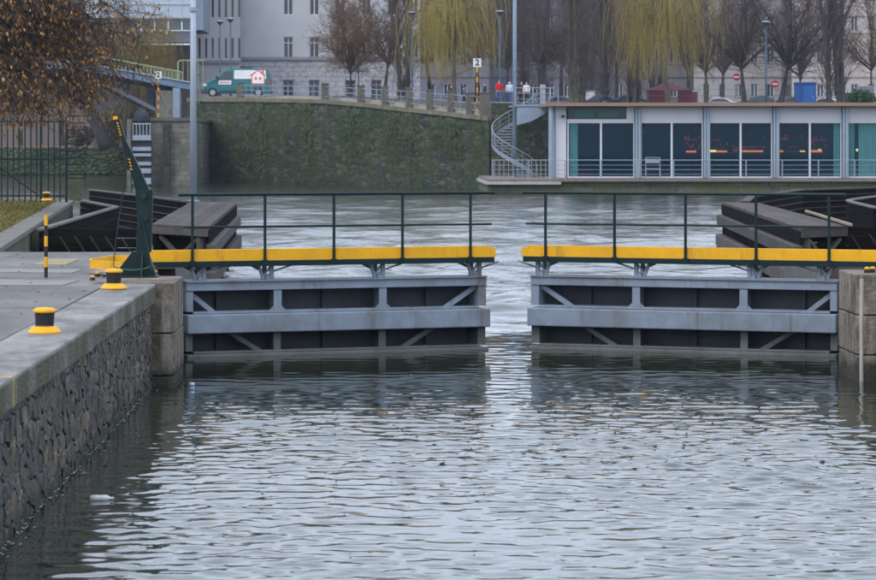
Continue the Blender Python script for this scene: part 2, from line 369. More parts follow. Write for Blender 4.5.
# faded yellow steel cover and pale repair patches let into the paving
c = G(81, 263, QZ)
mb = MB().box(-6.35, -5.75, 54.9, 57.6, QZ-.02, QZ+.014)
tag(obj('cover_plate', mb, mat('faded_yellow', (.27,.225,.13), .8, .2, 3), bevel=.004), 'faded yellow cover plate lying flat on the quay behind the crane', 'cover plate')
M_patch = mat('pale_patch', (.215,.205,.195), .85, .15, 2, .1, 20)
mb = MB().prism([(-8.2,47.6),(-5.0,47.2),(-4.9,48.8),(-6.6,49.3),(-8.4,48.9)], QZ-.01, QZ+.006); obj('repair_patch', mb, M_patch, quay_l)
mb = MB().prism([(-6.9,52.0),(-5.3,51.6),(-5.25,53.0),(-6.8,53.3)], QZ-.01, QZ+.007); obj('repair_patch', mb, M_patch, quay_l)

# rubble lock wall with coping
wall = thing('lock_wall', 'grey rubble stone lock wall with mossy concrete coping under the bollards', 'wall', (-3.66, 30, 0))
obj('wall_core', MB().box(-4.34, -3.660, 8, 47.88, -1.4, 1.285), M_mortar, wall)
def clip(poly, n, c):                 # keep the side n.p <= c
    out = []
    for i in range(len(poly)):
        p, q = poly[i], poly[(i+1) % len(poly)]; dp, dq = n[0]*p[0]+n[1]*p[1]-c, n[0]*q[0]+n[1]*q[1]-c
        if dp <= 0: out.append(p)
        if dp*dq < 0: t_ = dp/(dp-dq); out.append((p[0]+(q[0]-p[0])*t_, p[1]+(q[1]-p[1])*t_))
    return out
def wall_stones():
    r = random.Random(4); AS = .62; y0, y1, z0, z1 = 28.2, 47.88, -.12, 1.286
    pts = []; z = z0; row = 0
    while z < z1:
        hh = r.uniform(.18,.28); y = y0 - r.uniform(0,.5)
        while y < y1+.3:
            ln = r.uniform(.26,.62); pts.append(((y+ln/2+r.uniform(-.06,.06))*AS, z+hh/2+r.uniform(-.07,.07))); y += ln
        z += hh
    for i, p in enumerate(pts):
        poly = [(y0*AS,z0),(y1*AS,z0),(y1*AS,z1),(y0*AS,z1)]
        for j, q in enumerate(pts):
            if i == j or abs(p[0]-q[0]) > 1.1 or abs(p[1]-q[1]) > .9: continue
            n_ = (q[0]-p[0], q[1]-p[1]); poly = clip(poly, n_, (q[0]**2+q[1]**2-p[0]**2-p[1]**2)/2)
            if not poly: break
        if len(poly) < 3: continue
        poly = [(a/AS, b) for a, b in poly]
        cy_, cz_ = sum(a for a,_ in poly)/len(poly), sum(b for _,b in poly)/len(poly)
        w_ = max(a for a,_ in poly)-min(a for a,_ in poly); h_ = max(b for _,b in poly)-min(b for _,b in poly)
        if w_ < .08 or h_ < .05: continue
        # rough each edge with a midpoint, then inset and chamfer
        pp = []
        for k in range(len(poly)):
            a, b = poly[k], poly[(k+1) % len(poly)]; e = math.hypot(a[0]-b[0], a[1]-b[1]); pp.append(a)
            if e > .12: f_ = r.uniform(.35,.65); pp.append((a[0]+(b[0]-a[0])*f_+r.gauss(0,.012), a[1]+(b[1]-a[1])*f_+r.gauss(0,.012)))
        n_ = len(pp); m = MB(); v = []; tilt = (r.gauss(0,.014), r.gauss(0,.03)); out = r.uniform(-.007,.007)
        for dep, ins in ((-.08,.005),(-.006,.008),(.006,.022)):
            for (a, b) in pp:
                dy, dz = cy_-a, cz_-b; L = max(.02, math.hypot(dy, dz)); k = min(.6, ins/L*1.2)
                x = -3.645+dep+out + (tilt[0]*(a-cy_)+tilt[1]*(b-cz_)+r.gauss(0,.006) if dep > -.05 else 0)
                v.append((x, a+dy*k-cy_, b+dz*k-cz_))
        v.append((-3.645+.010+out+r.gauss(0,.008), r.gauss(0,.03), r.gauss(0,.02)))
        fs = []
        for a in range(2):
            for k in range(n_): fs.append((a*n_+k, a*n_+(k+1) % n_, (a+1)*n_+(k+1) % n_, (a+1)*n_+k))
        for k in range(n_): fs.append((2*n_+k, 2*n_+(k+1) % n_, 3*n_))
        m.add([(x+3.66, a, b) for x,a,b in v], fs)
        place('stone', mesh_of('stone', m, M_stone), wall, (-3.66, cy_, cz_))
wall_stones()
obj('wall_section', MB().box(-3.659, -3.642, 8, 28.19, -1.4, 1.285), masonry('rubble_near', (.12,.11,.10), (.04,.042,.045), (.05,.048,.044), .35, .3, .02, .8, rub=True), wall)
for y0, y1, dz, dx in ((8,15.9,0,0),(15.9,26.6,.0,0),(26.6,37.25,.0,.012),(37.25,47.88,-.006,-.012)):
    obj('coping_stone', MB().box(-4.345, -3.56+dx, y0+.012, y1-.012, 1.29, QZ+dz), M_cope, wall, bevel=.035)
# square yellow painted outline over the coping edge
M_ypaint = mat('yellow_line', (.62,.40,.03), .7, .15, 8)
mk = MB().box(-4.1, -3.552, 28.98, 29.03, QZ-.006, QZ+.004).box(-3.549, -3.543, 28.98, 29.03, 1.31, QZ-.02)
obj('painted_line', mk, M_ypaint, wall)

wall_r = thing('lock_wall', 'grey stone lock wall running towards the camera from the weathered pier', 'wall', (8.1, 30, 0))
obj('wall_core', MB().box(8.06, 8.74, 8, 48.15, -1.4, 1.31), masonry('rubble_far', (.10,.10,.10), (.05,.055,.055), (.03,.03,.03), .45, .3, .02, .8, rub=True), wall_r)
obj('coping_stone', MB().box(7.98, 8.75, 8, 48.15, 1.313, QZ), M_cope, wall_r, bevel=.03)

def rounded(x0, x1, y0, y1, r, corners):       # plan outline with some corners rounded
    pts = []
    for (cx, cy, a0, key) in ((x1, y0, -90, 'se'), (x1, y1, 0, 'ne'), (x0, y1, 90, 'nw'), (x0, y0, 180, 'sw')):
        if key in corners:
            ox = cx - r if cx == x1 else cx + r; oy = cy + r if cy == y0 else cy - r
            for k in range(5): t = R(a0 + 22.5*k); pts.append((ox + r*math.cos(t), oy + r*math.sin(t)))
        else: pts.append((cx, cy))
    return pts
pier = thing('gate_pier', 'weathered granite pier with rounded edge beside the crane', 'pier', (-3.9, 49.1, 0))
for z0, z1, dx in ((-1.4, .12, .0), (.135, .80, .006), (.815, 1.62, -.004)):
    obj('granite_block', MB().prism(rounded(-4.60, -3.29+dx, 47.93, 50.3, .16, ('se','ne')), z0, z1), M_granite, pier, bevel=.02)
pier_r = thing('gate_pier', 'weathered brown granite pier with pale streak at the frame edge', 'pier', (8.3, 49.3, 0))
for z0, z1, dx in ((-1.4, .42, .0), (.435, 1.06, -.008), (1.075, 1.72, .0)):
    obj('granite_block', MB().prism(rounded(7.70+dx, 9.04, 48.4, 50.5, .16, ('sw','nw')), z0, z1), M_granite, pier_r, bevel=.02)
obj('guide_strip', MB().tube([(7.775,48.425,-.4),(7.775,48.425,1.66)], .035, 8), mat('pale_streak', (.42,.39,.36), .8, .3, 5, stretch=(1,1,.3)), pier_r)
for i, (px, nm) in enumerate(((866, 'nearer the water'), (872.5, 'beside its twin'))):
    p = Vector((XW(px, 49.3), 49.2 + .1*i, 1.72))
    t = thing('mooring_pin', 'tiny yellow and black pin on the granite pier, ' + nm, 'pin', p)
    obj('pin_base', MB().lathe([(.05,0),(.05,.05),(.035,.06)], p, 10), M_black, t); obj('pin_cap', MB().lathe([(.04,.06),(.045,.075),(.03,.10)], p, 10), M_yellow, t)

# ------------------------------------------------------------------ mooring bollards
def bollard(loc, s, label):
    t = thing('mooring_bollard', label, 'bollard', loc, group='yellow and black mooring bollards')
    obj('base', MB().lathe([(.205,0),(.205,.02),(.15,.075),(.125,.085)], n=24), M_yellow, t, local=True, smooth=False, bevel=.004)
    obj('body', MB().lathe([(.118,.0855),(.112,.10),(.120,.235),(.124,.245)], n=24), M_black, t, local=True, smooth=False)
    obj('cap', MB().lathe([(.124,.246),(.142,.258),(.138,.285),(.10,.305),(.02,.312)], n=24), M_yellow, t, local=True, smooth=False, bevel=.004)
    t.scale = (s,)*3
    return t
bollard((-3.96*1.0-.02, 35.6, QZ), .98, 'yellow and black mooring bollard standing alone on the open coping')
bollard((-4.10, 46.2, QZ), 1.0, 'yellow and black mooring bollard just in front of the green crane')

# black and yellow striped marker post
p = G(46, 277.5, QZ)
t = thing('marker_post', 'thin black and yellow banded marker post standing on the quay', 'post', p)
for i in range(6):
    z0 = p.z + i*.173; obj('yellow_band' if i % 2 else 'black_band', MB().lathe([(.031, 0), (.031, .173)], (p.x, p.y, z0), 12), M_yellow if i % 2 else M_black, t)

# ------------------------------------------------------------------ mitre gates with walkway
def gate(hinge, ang, s, L, label, posts_px, ext, label_extra=None):
    g = thing('lock_gate', label, 'lock gate', (hinge[0], hinge[1], 0), ang, 'pair of steel mitre gates')
    def bx(m, u0, u1, y0, y1, z0, z1): return m.box(min(s*u0,s*u1), max(s*u0,s*u1), y0, y1, z0, z1)
    P = lambda u, y, z: (s*u, y, z)
    def part(nm, m, ma, par=g, bev=.008, **k): return obj(nm, m, ma, par, local=True, bevel=bev, **k)
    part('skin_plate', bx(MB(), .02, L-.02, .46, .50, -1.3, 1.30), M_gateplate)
    part('top_beam', bx(MB(), 0, L, -.02, .52, 1.19, 1.345), M_gate)
    part('top_plate', bx(MB(), -.02, L+.01, -.06, .56, 1.347, 1.372), M_gate, bev=0)
    part('main_beam', bx(MB(), -.02, L+.02, -.16, .44, .43, .77), M_gate, bev=.02)
    part('ledge', bx(MB(), 0.13, L-.16, -.02, .455, .772, .815), M_gate)
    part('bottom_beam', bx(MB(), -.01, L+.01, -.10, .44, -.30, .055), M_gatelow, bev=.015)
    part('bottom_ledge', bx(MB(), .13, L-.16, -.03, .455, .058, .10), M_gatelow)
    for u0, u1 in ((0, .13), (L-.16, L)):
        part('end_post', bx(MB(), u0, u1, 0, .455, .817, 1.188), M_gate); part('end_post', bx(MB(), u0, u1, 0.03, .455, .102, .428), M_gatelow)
    for f_ in (.297, .647):
        u = f_*L
        part('stiffener', bx(MB(), u-.075, u+.075, .0, .02, .817, 1.188).add(*_bx(s*u-.012, s*u+.012, .022, .455, .817, 1.188)), M_gate, bev=0)
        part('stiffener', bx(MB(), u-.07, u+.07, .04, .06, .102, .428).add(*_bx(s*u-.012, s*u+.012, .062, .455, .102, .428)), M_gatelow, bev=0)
        part('gusset', MB().extr([P(u-.16, .012, .818), P(u+.16, .012, .818), P(u+.075, .012, .90), P(u-.075, .012, .90)], (0,.006,0)), M_gate, bev=0)
    for (a, b_) in (((.0,1.22),(.62,.74)), ((L-.06,1.24),(L-.84,.74)), ((.74,.50),(1.50,.03)), ((L-.90,.50),(L-1.70,.03))):
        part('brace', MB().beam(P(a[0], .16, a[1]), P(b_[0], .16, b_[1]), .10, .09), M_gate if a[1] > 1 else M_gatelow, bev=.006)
    for uu in (.12*L, .47*L, .82*L):
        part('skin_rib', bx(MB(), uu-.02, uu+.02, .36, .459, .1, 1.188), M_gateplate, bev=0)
    # trestles that carry the walkway
    for f_ in (.035, .255, .625, .955):
        u = f_*L; m = MB()
        m.beam(P(u+.13, .02, 1.373), P(u+.13, .02, 1.632), .07, .07).beam(P(u-.02, .02, 1.373), P(u-.12, .02, 1.632), .05, .05)
        m.beam(P(u+.10, .02, 1.60), P(u-.02, .02, 1.44), .035, .035).beam(P(u+.16, .02, 1.52), P(u+.52, .02, 1.632), .03, .03)
        m.beam(P(u-.02, .02, 1.46), P(u+.13, .02, 1.46), .03, .03)
        part('trestle', m, M_gate, bev=0)
        part('rear_trestle', MB().beam(P(u+.13, .42, 1.373), P(u+.13, .42, 1.632), .07, .07).beam(P(u+.13, .42, 1.50), P(u-.12, .42, 1.62), .05, .05), M_gate, bev=0)
        part('bolt', MB().lathe([(.045,-.012),(.045,.05)], P(u+.05, -.02, 1.40), 10, 'y'), M_gate, bev=0)
    wk = part('walkway', bx(MB(), -ext, L+.10, -.13, .62, 1.634, 1.70), M_green)
    obj('edge_channel', bx(MB(), -ext, L+.10, -.16, -.132, 1.625, 1.725), M_green, wk, local=True)
    obj('toe_board', bx(MB(), -ext, L+.02, -.155, -.128, 1.727, 1.935), M_yellow, wk, local=True, bevel=.004)
    obj('toe_board', bx(MB(), L+.022, L+.13, -.155, -.128, 1.727, 1.895), M_yellow, wk, local=True, bevel=.004)
    obj('toe_board', bx(MB(), -ext+.1, L+.02, .60, .622, 1.727, 1.91), M_yellow, wk, local=True, bevel=.004)
    for k in range(int((L+ext)/.75)):
        u = -ext + .75*k
        obj('deck_plate', bx(MB(), u+.01, u+.74, -.12, .595, 1.702, 1.722), M_gate, wk, local=True)
    rail = part('railing', MB().tube([P(-.20, -.175, 2.92), P(L+.09, -.175, 2.92)], .028, 8), M_green, bev=0)
    obj('mid_rail', MB().tube([P(-.12, -.175, 2.34), P(L+.03, -.175, 2.34)], .02, 8), M_green, rail, local=True)
    co, si = math.cos(ang), math.sin(ang)
    for px in posts_px:
        k = (px-VX)/F                       # foot of the post: where the line of the leaf meets this sight line
        ox, oy = hinge[0] + .175*si, hinge[1] - .175*co
        u = (k*oy - ox)/(s*co - k*s*si)
        obj('rail_post', MB().tube([P(u, -.175, 1.70), P(u, -.175, 2.90)], .028, 8).box(s*u-.05, s*u+.05, -.19, -.161, 1.64, 1.74), M_green, rail, local=True)
    return g, part
def _bx(x0, x1, y0, y1, z0, z1):
    m = MB().box(x0, x1, y0, y1, z0, z1); return m.v, m.f
gl, partl = gate((-3.47, 53.75), math.atan2(2.1, 5.44), 1, 5.84, 'grey steel lock gate leaf with yellow edged walkway beside the crane', (192.5, 265, 334, 402.5, 470.5), .72)
gr, partr = gate((8.22, 53.95), -math.atan2(2.25, 5.43), -1, 5.84, 'grey steel lock gate leaf with yellow edged walkway by the brown pier', (545.5, 614.5, 685.5, 756, 829), 2.2)
# flared end of the toe board where the walkway lands on the quay
fl = MB()
path = [G(180,266,1.66), G(133,266,1.66), G(97,273,1.66), G(104,279,1.66), G(122,283,1.66)]
path = [(-3.85,53.5),(-4.75,53.4),(-5.0,51.9),(-4.95,51.3),(-4.32,50.42)]
for a, b_ in zip(path, path[1:]):
    fl.beam((a[0],a[1],1.775), (b_[0],b_[1],1.775), .03, .15)
obj('toe_board', fl, M_yellow, gl)
obj('landing_plate', MB().prism([(-4.0,53.4),(-4.72,53.3),(-4.98,51.6),(-4.9,50.95),(-4.62,50.56),(-4.0,50.8)], 1.625, 1.665), M_gate, gl)

# ------------------------------------------------------------------ small lifting crane on the quay
cx, cy = -4.08, 50.0
cr = thing('jib_crane', 'dark green jib crane leaning over the quay end', 'crane', (cx, cy, QZ))
def cpx(px, py, dy=0): return Vector((XW(px, cy), cy+dy, ZW(py, cy)))
obj('base_gusset', MB().extr([cpx(113,276.8,-.12), cpx(157,276.8,-.12), cpx(148,251,-.12), cpx(133,251,-.12)], (0,.24,0)), M_green, cr, bevel=.01)
obj('side_gusset', MB().extr([cpx(142,276.5,-.34), cpx(142,276.5,.34), cpx(142,252,.12), cpx(142,252,-.12)], (.03,0,0)), M_green, cr, bevel=.005)
obj('base_plate', MB().box(cx-.38, cx+.38, cy-.38, cy+.38, QZ+.001, QZ+.03), M_green, cr, bevel=.005)
obj('mast', MB().extr([cpx(136.5,252,-.10), cpx(151.5,252,-.10), cpx(153,189,-.08), cpx(139,191,-.08)], (0,.18,0)), M_green, cr, bevel=.012)
jib = obj('jib', MB().extr([cpx(*q_, -.07) for q_ in ((137,213),(151,205),(150.5,192),(138.5,165),(126,140),(119.6,119),(116.8,119),(121.3,140),(129,165),(135.5,190))], (0,.14,0)), M_green, cr, bevel=.01)
for i in range(5):
    a = cpx(117.0+.75*i, 122.5+2.9*i, -.085); obj('hazard_band', MB().beam(a, a+Vector((.035,0,-.02)), .012, .018), M_yellow, jib)
for i in range(4):
    a = cpx(128.5+.75*i, 158.5+3.3*i, -.085); obj('hazard_band', MB().beam(a, a+Vector((.035,0,-.025)), .012, .018), M_yellow, jib)
obj('head_cap', MB().extr([cpx(113,120,-.075), cpx(117.5,120,-.075), cpx(117.5,116.5,-.075), cpx(114,116,-.075)], (0,.16,0)), M_yellow, cr, bevel=.01)
obj('pulley', MB().lathe([(.02,-.03),(.075,-.03),(.055,0),(.075,.03),(.02,.03)], cpx(113.5,124.5), 16, 'y'), M_black, cr)
obj('hook_block', MB().extr([cpx(110.8,122,-.04), cpx(113,122,-.04), cpx(113.5,135,-.04), cpx(111.2,135,-.04)], (0,.08,0)).extr([cpx(115.6,124,-.04), cpx(117.6,124,-.04), cpx(118,134,-.04), cpx(116.2,134,-.04)], (0,.08,0)).extr([cpx(111,133,-.03), cpx(118,133,-.03), cpx(117.5,136,-.03), cpx(111.5,136,-.03)], (0,.06,0)), M_black, cr)
obj('winch_bracket', MB().extr([cpx(124,158,-.1), cpx(128,157,-.1), cpx(129,170,-.1), cpx(125.5,170,-.1)], (0,.2,0)), M_black, cr)
obj('pivot_pin', MB().lathe([(.05,-.14),(.05,.14)], cpx(144.5,196), 12, 'y'), M_black, cr)
obj('mast_bolt', MB().lathe([(.03,-.13),(.03,.0)], cpx(139.5,226.5), 10, 'y').lathe([(.04,-.13),(.04,.0)], cpx(146.5,218), 10, 'y'), M_black, cr)
obj('rope', MB().tube([cpx(126.5,168,-.1), cpx(122,205,-.16), cpx(117,240,-.2), cpx(114.5,266,-.22)], .008, 6), M_black, cr)
obj('stay', MB().tube([cpx(143,222,-.12), cpx(149.5,252,-.2), cpx(152.5,270,-.25)], .018, 6), M_green, cr)
obj('loose_line', MB().tube([cpx(114.5,266,-.22), cpx(122,268.6,-.24), cpx(133,269.5,-.24), cpx(144,268.8,-.24), cpx(153,265.5,-.24)], .012, 6), mat('old_rope', (.06,.13,.10), .9, .2, 8), cr)
for px, py in ((92.5,280.3),(97.5,276.5),(151,277.5),(155.5,275)):
    p = G(px, py, QZ); b_ = obj('anchor_bolt', MB().lathe([(.045,0),(.045,.035),(.03,.05)], p, 10), M_black, cr); obj('bolt_cap', MB().lathe([(.033,.05),(.033,.07),(.02,.085)], p, 10), M_yellow, b_)

ql = MB(); r_ = random.Random(17)
for i in range(170):
    x, y = -4.4 - 6*r_.random()**1.3, r_.uniform(27, 61); a = r_.uniform(0,6.28); s_ = r_.uniform(.025,.05)
    ql.face([(x-s_*math.cos(a), y-s_*math.sin(a), QZ+.008), (x+s_*.5*math.sin(a), y-s_*.5*math.cos(a), QZ+.022), (x+s_*math.cos(a), y+s_*math.sin(a), QZ+.012), (x-s_*.5*math.sin(a), y+s_*.5*math.cos(a), QZ+.025)])
tag(obj('leaf_litter', ql, mat('dry_leaf', (.25,.15,.05), .8, .5, 3), fix=False), 'dry leaves scattered over the quay paving', 'leaves', kind='stuff')

# ------------------------------------------------------------------ things afloat
p = G(100, 500, 0)
t = thing('plastic_bottle', 'white plastic bottle floating near the rubble wall', 'bottle', p)
obj('bottle_body', MB().lathe([(.02,-.11),(.036,-.10),(.038,-.02),(.034,0),(.038,.02),(.037,.075),(.016,.11),(.014,.13)], (p.x, p.y, .018), 14, 'x'), mat('milky_plastic', (.62,.64,.66), .35, .1, 8), t, smooth=True)
obj('bottle_cap', MB().lathe([(.016,.131),(.016,.15)], (p.x, p.y, .018), 12, 'x'), M_white, t)
p = G(192, 388, 0)
t = thing('drink_can', 'small blue and white can bobbing below the gate pier', 'can', p)
obj('can_body', MB().lathe([(.034,-.01),(.042,.0),(.042,.07),(.035,.085)], (p.x,p.y,0), 14), mat('can_white', (.6,.65,.7), .3, .1, 8), t); obj('can_band', MB().lathe([(.0435,.018),(.0435,.048)], (p.x,p.y,0), 14), mat('can_blue', (.06,.25,.5), .35, .1, 8), t)
fo = MB(); r_ = random.Random(13)
for i in range(200):
    y = r_.uniform(24, 47.6); x = -3.60 + abs(r_.gauss(0,.035)) + (.12 if r_.random() < .1 else 0); s_ = r_.uniform(.008,.026)
    fo.face([(x-s_*.4, y-s_*2, .012), (x+s_*.5, y-s_, .014), (x+s_*.3, y+s_*2, .012), (x-s_*.5, y+s_, .016)])
tag(obj('foam', fo, mat('pale_foam', (.26,.27,.26), .6, .3, 8), fix=False), 'thin broken line of pale foam along the rubble wall', 'foam', kind='stuff')
lv = MB(); r_ = random.Random(3)
for i in range(170):
    if i < 120: q = G(r_.gauss(640,110), r_.uniform(385,470), 0)
    else: q = G(r_.uniform(90,500), r_.uniform(370,560), 0)
    if q.x < -3.4 or q.x > 7.6: continue
    a = r_.uniform(0,6.28); s_ = r_.uniform(.03,.06); c_, d_ = math.cos(a)*s_, math.sin(a)*s_
    lv.face([(q.x-c_, q.y-d_, .012), (q.x+d_*.5, q.y-c_*.5, .02), (q.x+c_, q.y+d_, .014), (q.x-d_*.5, q.y+c_*.5, .024)])
tag(obj('floating_leaves', lv, mat('wet_leaf', (.22,.13,.04), .6, .5, 3), fix=False), 'brown leaves scattered on the water of the lock', 'leaves', kind='stuff')
# ------------------------------------------------------------------ guide jetties beyond the gates
def jetty(label, inner_f, inner_b, outer_b, outer_f, fender_side, back_pts, name_wall, span_lo=0):
    # plan: four deck corners; the fendered side is outer_f -> outer_b
    DZ = 1.62
    c = (Vector(inner_f)+Vector(outer_f))/2
    j = thing('guide_jetty', label, 'jetty', (c.x, c.y, 0))
    A, B, C, D = [Vector(p) for p in (inner_f, inner_b, outer_b, outer_f)]
    n = 5
    for k in range(n):
        t0, t1 = k/n+.0015, (k+1)/n-.0015
        obj('deck_board', MB().prism([A.lerp(D,t0), A.lerp(D,t1), B.lerp(C,t1), B.lerp(C,t0)], DZ-.06, DZ+rng.uniform(-.004,.004)), M_deck, j, bevel=.006)
    obj('deck_slab', MB().prism([A, D, C, B], DZ-.27, DZ-.062), M_deck, j, bevel=.02)
    out = (D-A).normalized(); dirv = (C-D).normalized()
    def side(off, z0, z1, th, nm, ma, ext0=0, ext1=0):
        p0 = D + out*off - dirv*ext0; p1 = C + out*off + dirv*ext1
        obj(nm, MB().prism([p0, p0+out*th, p1+out*th, p1], z0, z1), ma, j, bevel=.03)
    side(.004, 1.18, 1.54, .05, 'edge_plank', M_timber)
    side(-.10, .80, 1.16, .42, 'fender_beam', M_fender, 0, .4)
    side(-.30, .45, .78, .30, 'edge_plank', M_timber)
    side(-.10, .02, .46, .48, 'fender_beam', M_fender, .2, .6)
    side(-.3, -.6, .015, .35, 'edge_plank', M_timber)
    # piles and braces under the near end and along the deck
    for k in range(7):
        q = A.lerp(B, k/6)*.5 + D.lerp(C, k/6)*.5
        for t in (.12, .88):
            q = A.lerp(B, k/6.0).lerp(D.lerp(C, k/6.0), t) + dirv*.35
            obj('pile', MB().tube([(q.x,q.y,-1.2),(q.x,q.y,1.33)], .14, 10), M_fender if k == 0 and t > .5 else M_timber, j)
    f0, f1 = A.lerp(D, .16)+dirv*.22, A.lerp(D, .84)+dirv*.22
    obj('brace', MB().beam((f0.x,f0.y,.25),(f1.x,f1.y,1.3),.10,.10).beam((f0.x,f0.y,1.3),(f1.x,f1.y,.25),.10,.10), M_fender, j)
    for k in range(6): q0, q1 = A + dirv*.62, D + dirv*.62 - out*.12; obj('shade_plank', MB().prism([q0, q1, q1+dirv*.08, q0+dirv*.08], .48+.145*k, .48+.145*k+.135), M_timber, j)  # added dark planks imitating the unlit void under the deck
    M_oc = mat('algae_plank', (.20,.165,.07), .85, .4, 2, .3, 14, stain=(.06,.055,.03), stain_amt=.8, stain_scale=1.5, stretch=(1,1,.3), objvar=.3)
    for k in range(6): q0, q1 = A.lerp(D, .20+.12*k) - dirv*.02, A.lerp(D, .31+.12*k) - dirv*.02; obj('facing_plank', MB().prism([q0, q1, q1+dirv*.08, q0+dirv*.08], -.6, .40), M_oc, j)
    obj('cross_beam', MB().beam((A.x,A.y+.2,.6),(D.x,D.y+.2,.6),.12,.2), M_timber, j)
    # return wall of tarred planks closing the pocket behind
    w = thing('plank_wall', name_wall, 'timber wall', (back_pts[0][0], back_pts[0][1], 0))
    for a, b_ in zip(back_pts, back_pts[1:]):
        a, b_ = Vector(a), Vector(b_); d = (b_-a).normalized(); nrm = Vector((-d.y, d.x))
        if nrm.y > 0: nrm = -nrm
        for k in range(9):
            z0 = -.25 + k*.205
            q0, q1 = a+nrm*rng.uniform(0,.03), b_+nrm*rng.uniform(0,.03)
            obj('plank', MB().prism([q0, q1, q1+nrm*.08, q0+nrm*.08], z0, z0+.185), M_timber, w, bevel=.012)
        obj('wall_back', MB().prism([a-nrm*.06, b_-nrm*.06, b_-nrm*.01, a-nrm*.01], -.6, 1.55), M_timber, w)
        m = max(2, int((b_-a).length/2.6))
        for k in range(m):
            q = a.lerp(b_, (k+.5)/m) - nrm*.16
            obj('post', MB().tube([(q.x,q.y,-.8),(q.x,q.y,1.5)], .09, 8), M_timber, w)
        obj('cap_board', MB().prism([a-nrm*.12, b_-nrm*.12, b_+nrm*.22, a+nrm*.22], 1.60, 1.66), M_capst if False else M_deck, w, bevel=.01)
        for zz in (.22,.5,.78,1.06,1.34): obj('lit_edge', MB().prism([a+nrm*.125, b_+nrm*.125, b_+nrm*.165, a+nrm*.165], zz, zz+.022), M_fender, w)  # paler strips imitating plank edges that catch the light
    return j
jetty('long weathered guide jetty with stacked fender beams behind the crane', (-6.2,81.4), (-6.95,110), (-5.2,108.6), (-4.5,78.6), 1,
      [(-6.98,110.2),(-9.6,122.0),(-13.2,137)], 'tarred plank wall turning back from the pole at the jetty end')
jetty('weathered guide jetty with stacked fender beams before the glass restaurant', (12.4,79.5), (13.75,108.6), (12.55,110), (10.9,77.7), -1,
      [(13.4,110.5),(14.8,120),(19.2,137),(24.5,145.5)], 'tarred plank wall curving back below the glass restaurant')
def wing(label, pts, par_cap=M_capst):
    t = thing('wing_wall', label, 'timber wall', (pts[0][0], pts[0][1], 0))
    for a, b_ in zip(pts, pts[1:]):
        a, b_ = Vector(a), Vector(b_); d = (b_-a).normalized(); nrm = Vector((-d.y, d.x))
        for k in range(8):
            z0 = -.2 + k*.215; obj('plank', MB().prism([a-nrm*.05, b_-nrm*.05, b_+nrm*.05, a+nrm*.05], z0, z0+.195), M_timber, t, bevel=.012)
        obj('cap_board', MB().prism([a-nrm*.10, b_-nrm*.10, b_+nrm*.10, a+nrm*.10], 1.53, 1.60), par_cap, t, bevel=.01)
    return t
wl = wing('low tarred wing wall with pale cap meeting in a point beside the mossy wall', [(-8.87,78.4),(-9.2,104.6),(-11.5,115.5)])
for k in range(4):
    q = Vector((-6.9+.6*k, 72.5, 0)); 
# a row of slanted struts in front of the wing wall
st = thing('strut_row', 'row of slanted dark struts on planks in the basin behind the crane', 'struts', (-7.5, 78.7, 0))
for k in range(6): obj('strut', MB().beam((-8.4+k*.40,78.6,1.38),(-8.05+k*.40,78.6,.85),.035,.04), mat('strut_timber', (.034,.03,.028), .9, .4, 3), st)
for k in range(7): obj('plank', MB().box(-8.85,-6.2,78.75,78.9,-.2+.255*k,-.2+.255*k+.24), M_timber, st, bevel=.01)
st2 = thing('strut_row', 'row of slanted dark struts on planks under the jetty by the brown pier', 'struts', (14.5, 80, 0))
for k in range(9): obj('strut', MB().beam((12.6+k*.5,80.3,1.38),(12.95+k*.5,80.3,.85),.035,.04), MATS['strut_timber'], st2)
for k in range(7): obj('plank', MB().box(12.45,18.5,80.5,80.65,-.2+.255*k,-.2+.255*k+.24), M_timber, st2, bevel=.01)
wing('small tarred wing wall with pale cap cut by the picture edge', [(17.1,103.6),(17.75,113),(18.1,116),(18.9,119),(21.4,127)])
a = G(806,212,1.66); b_ = G(851,226,1.66)
tag(obj('timber_rail', MB().beam((a.x,a.y,1.69),(b_.x,b_.y,1.69),.09,.07), M_paletim, bevel=.01), 'pale timber kerb lying along the jetty deck edge', 'timber')

# ------------------------------------------------------------------ grassy bank with fence
bank = [(-45,61.8),(-8.45,61.8),(-12.0,113),(-12.4,118),(-45,118)]
tag(obj('grass_bank', MB().prism(bank, -1.2, 1.60), M_soil), kind='structure')
t = thing('bank_wall', 'mossy green quay wall with wide pale coping beside the grass', 'wall', (-8.4,62,0))
Pa, Pb = Vector((-7.95,61.75)), Vector((-11.65,114)); dv = (Pb-Pa).normalized(); nv = Vector((-dv.y, dv.x))
obj('wall_face', MB().prism([Pa+nv*.02, Pb+nv*.02, Pb+nv*.45, Pa+nv*.45], -1.2, 1.50), M_mosswall, t)
for k in range(9):
    p0, p1 = Pa.lerp(Pb, k/9)+dv*.02, Pa.lerp(Pb, (k+1)/9)-dv*.02
    obj('coping_stone', MB().prism([p0-nv*.06, p1-nv*.06, p1+nv*.52, p0+nv*.52], 1.505, 1.635), M_capst, t, bevel=.02)
r_ = random.Random(8); gm = MB()
for i in range(14000):
    y = 61.9 + 50*r_.random()**1.3
    xr = Pa.x + (Pb.x-Pa.x)*(y-61.75)/52.25 - .58
    x = xr - 5.5*r_.random()**1.2
    h = r_.uniform(.05,.13); w = r_.uniform(.012,.03); a = r_.uniform(0,3.14); lx, ly = r_.uniform(-.06,.06), r_.uniform(-.06,.06)
    gm.face([(x-w*math.cos(a), y-w*math.sin(a), 1.595), (x+w*math.cos(a), y+w*math.sin(a), 1.595), (x+lx, y+ly, 1.6+h)])
tag(obj('grass', gm, mat('grass_blade', (.15,.14,.028), .8, .45, 1.2, stain=(.15,.12,.04), stain_amt=.7, stain_scale=.5), fix=False), 'short yellowish grass on the bank by the fence', 'grass', kind='stuff')
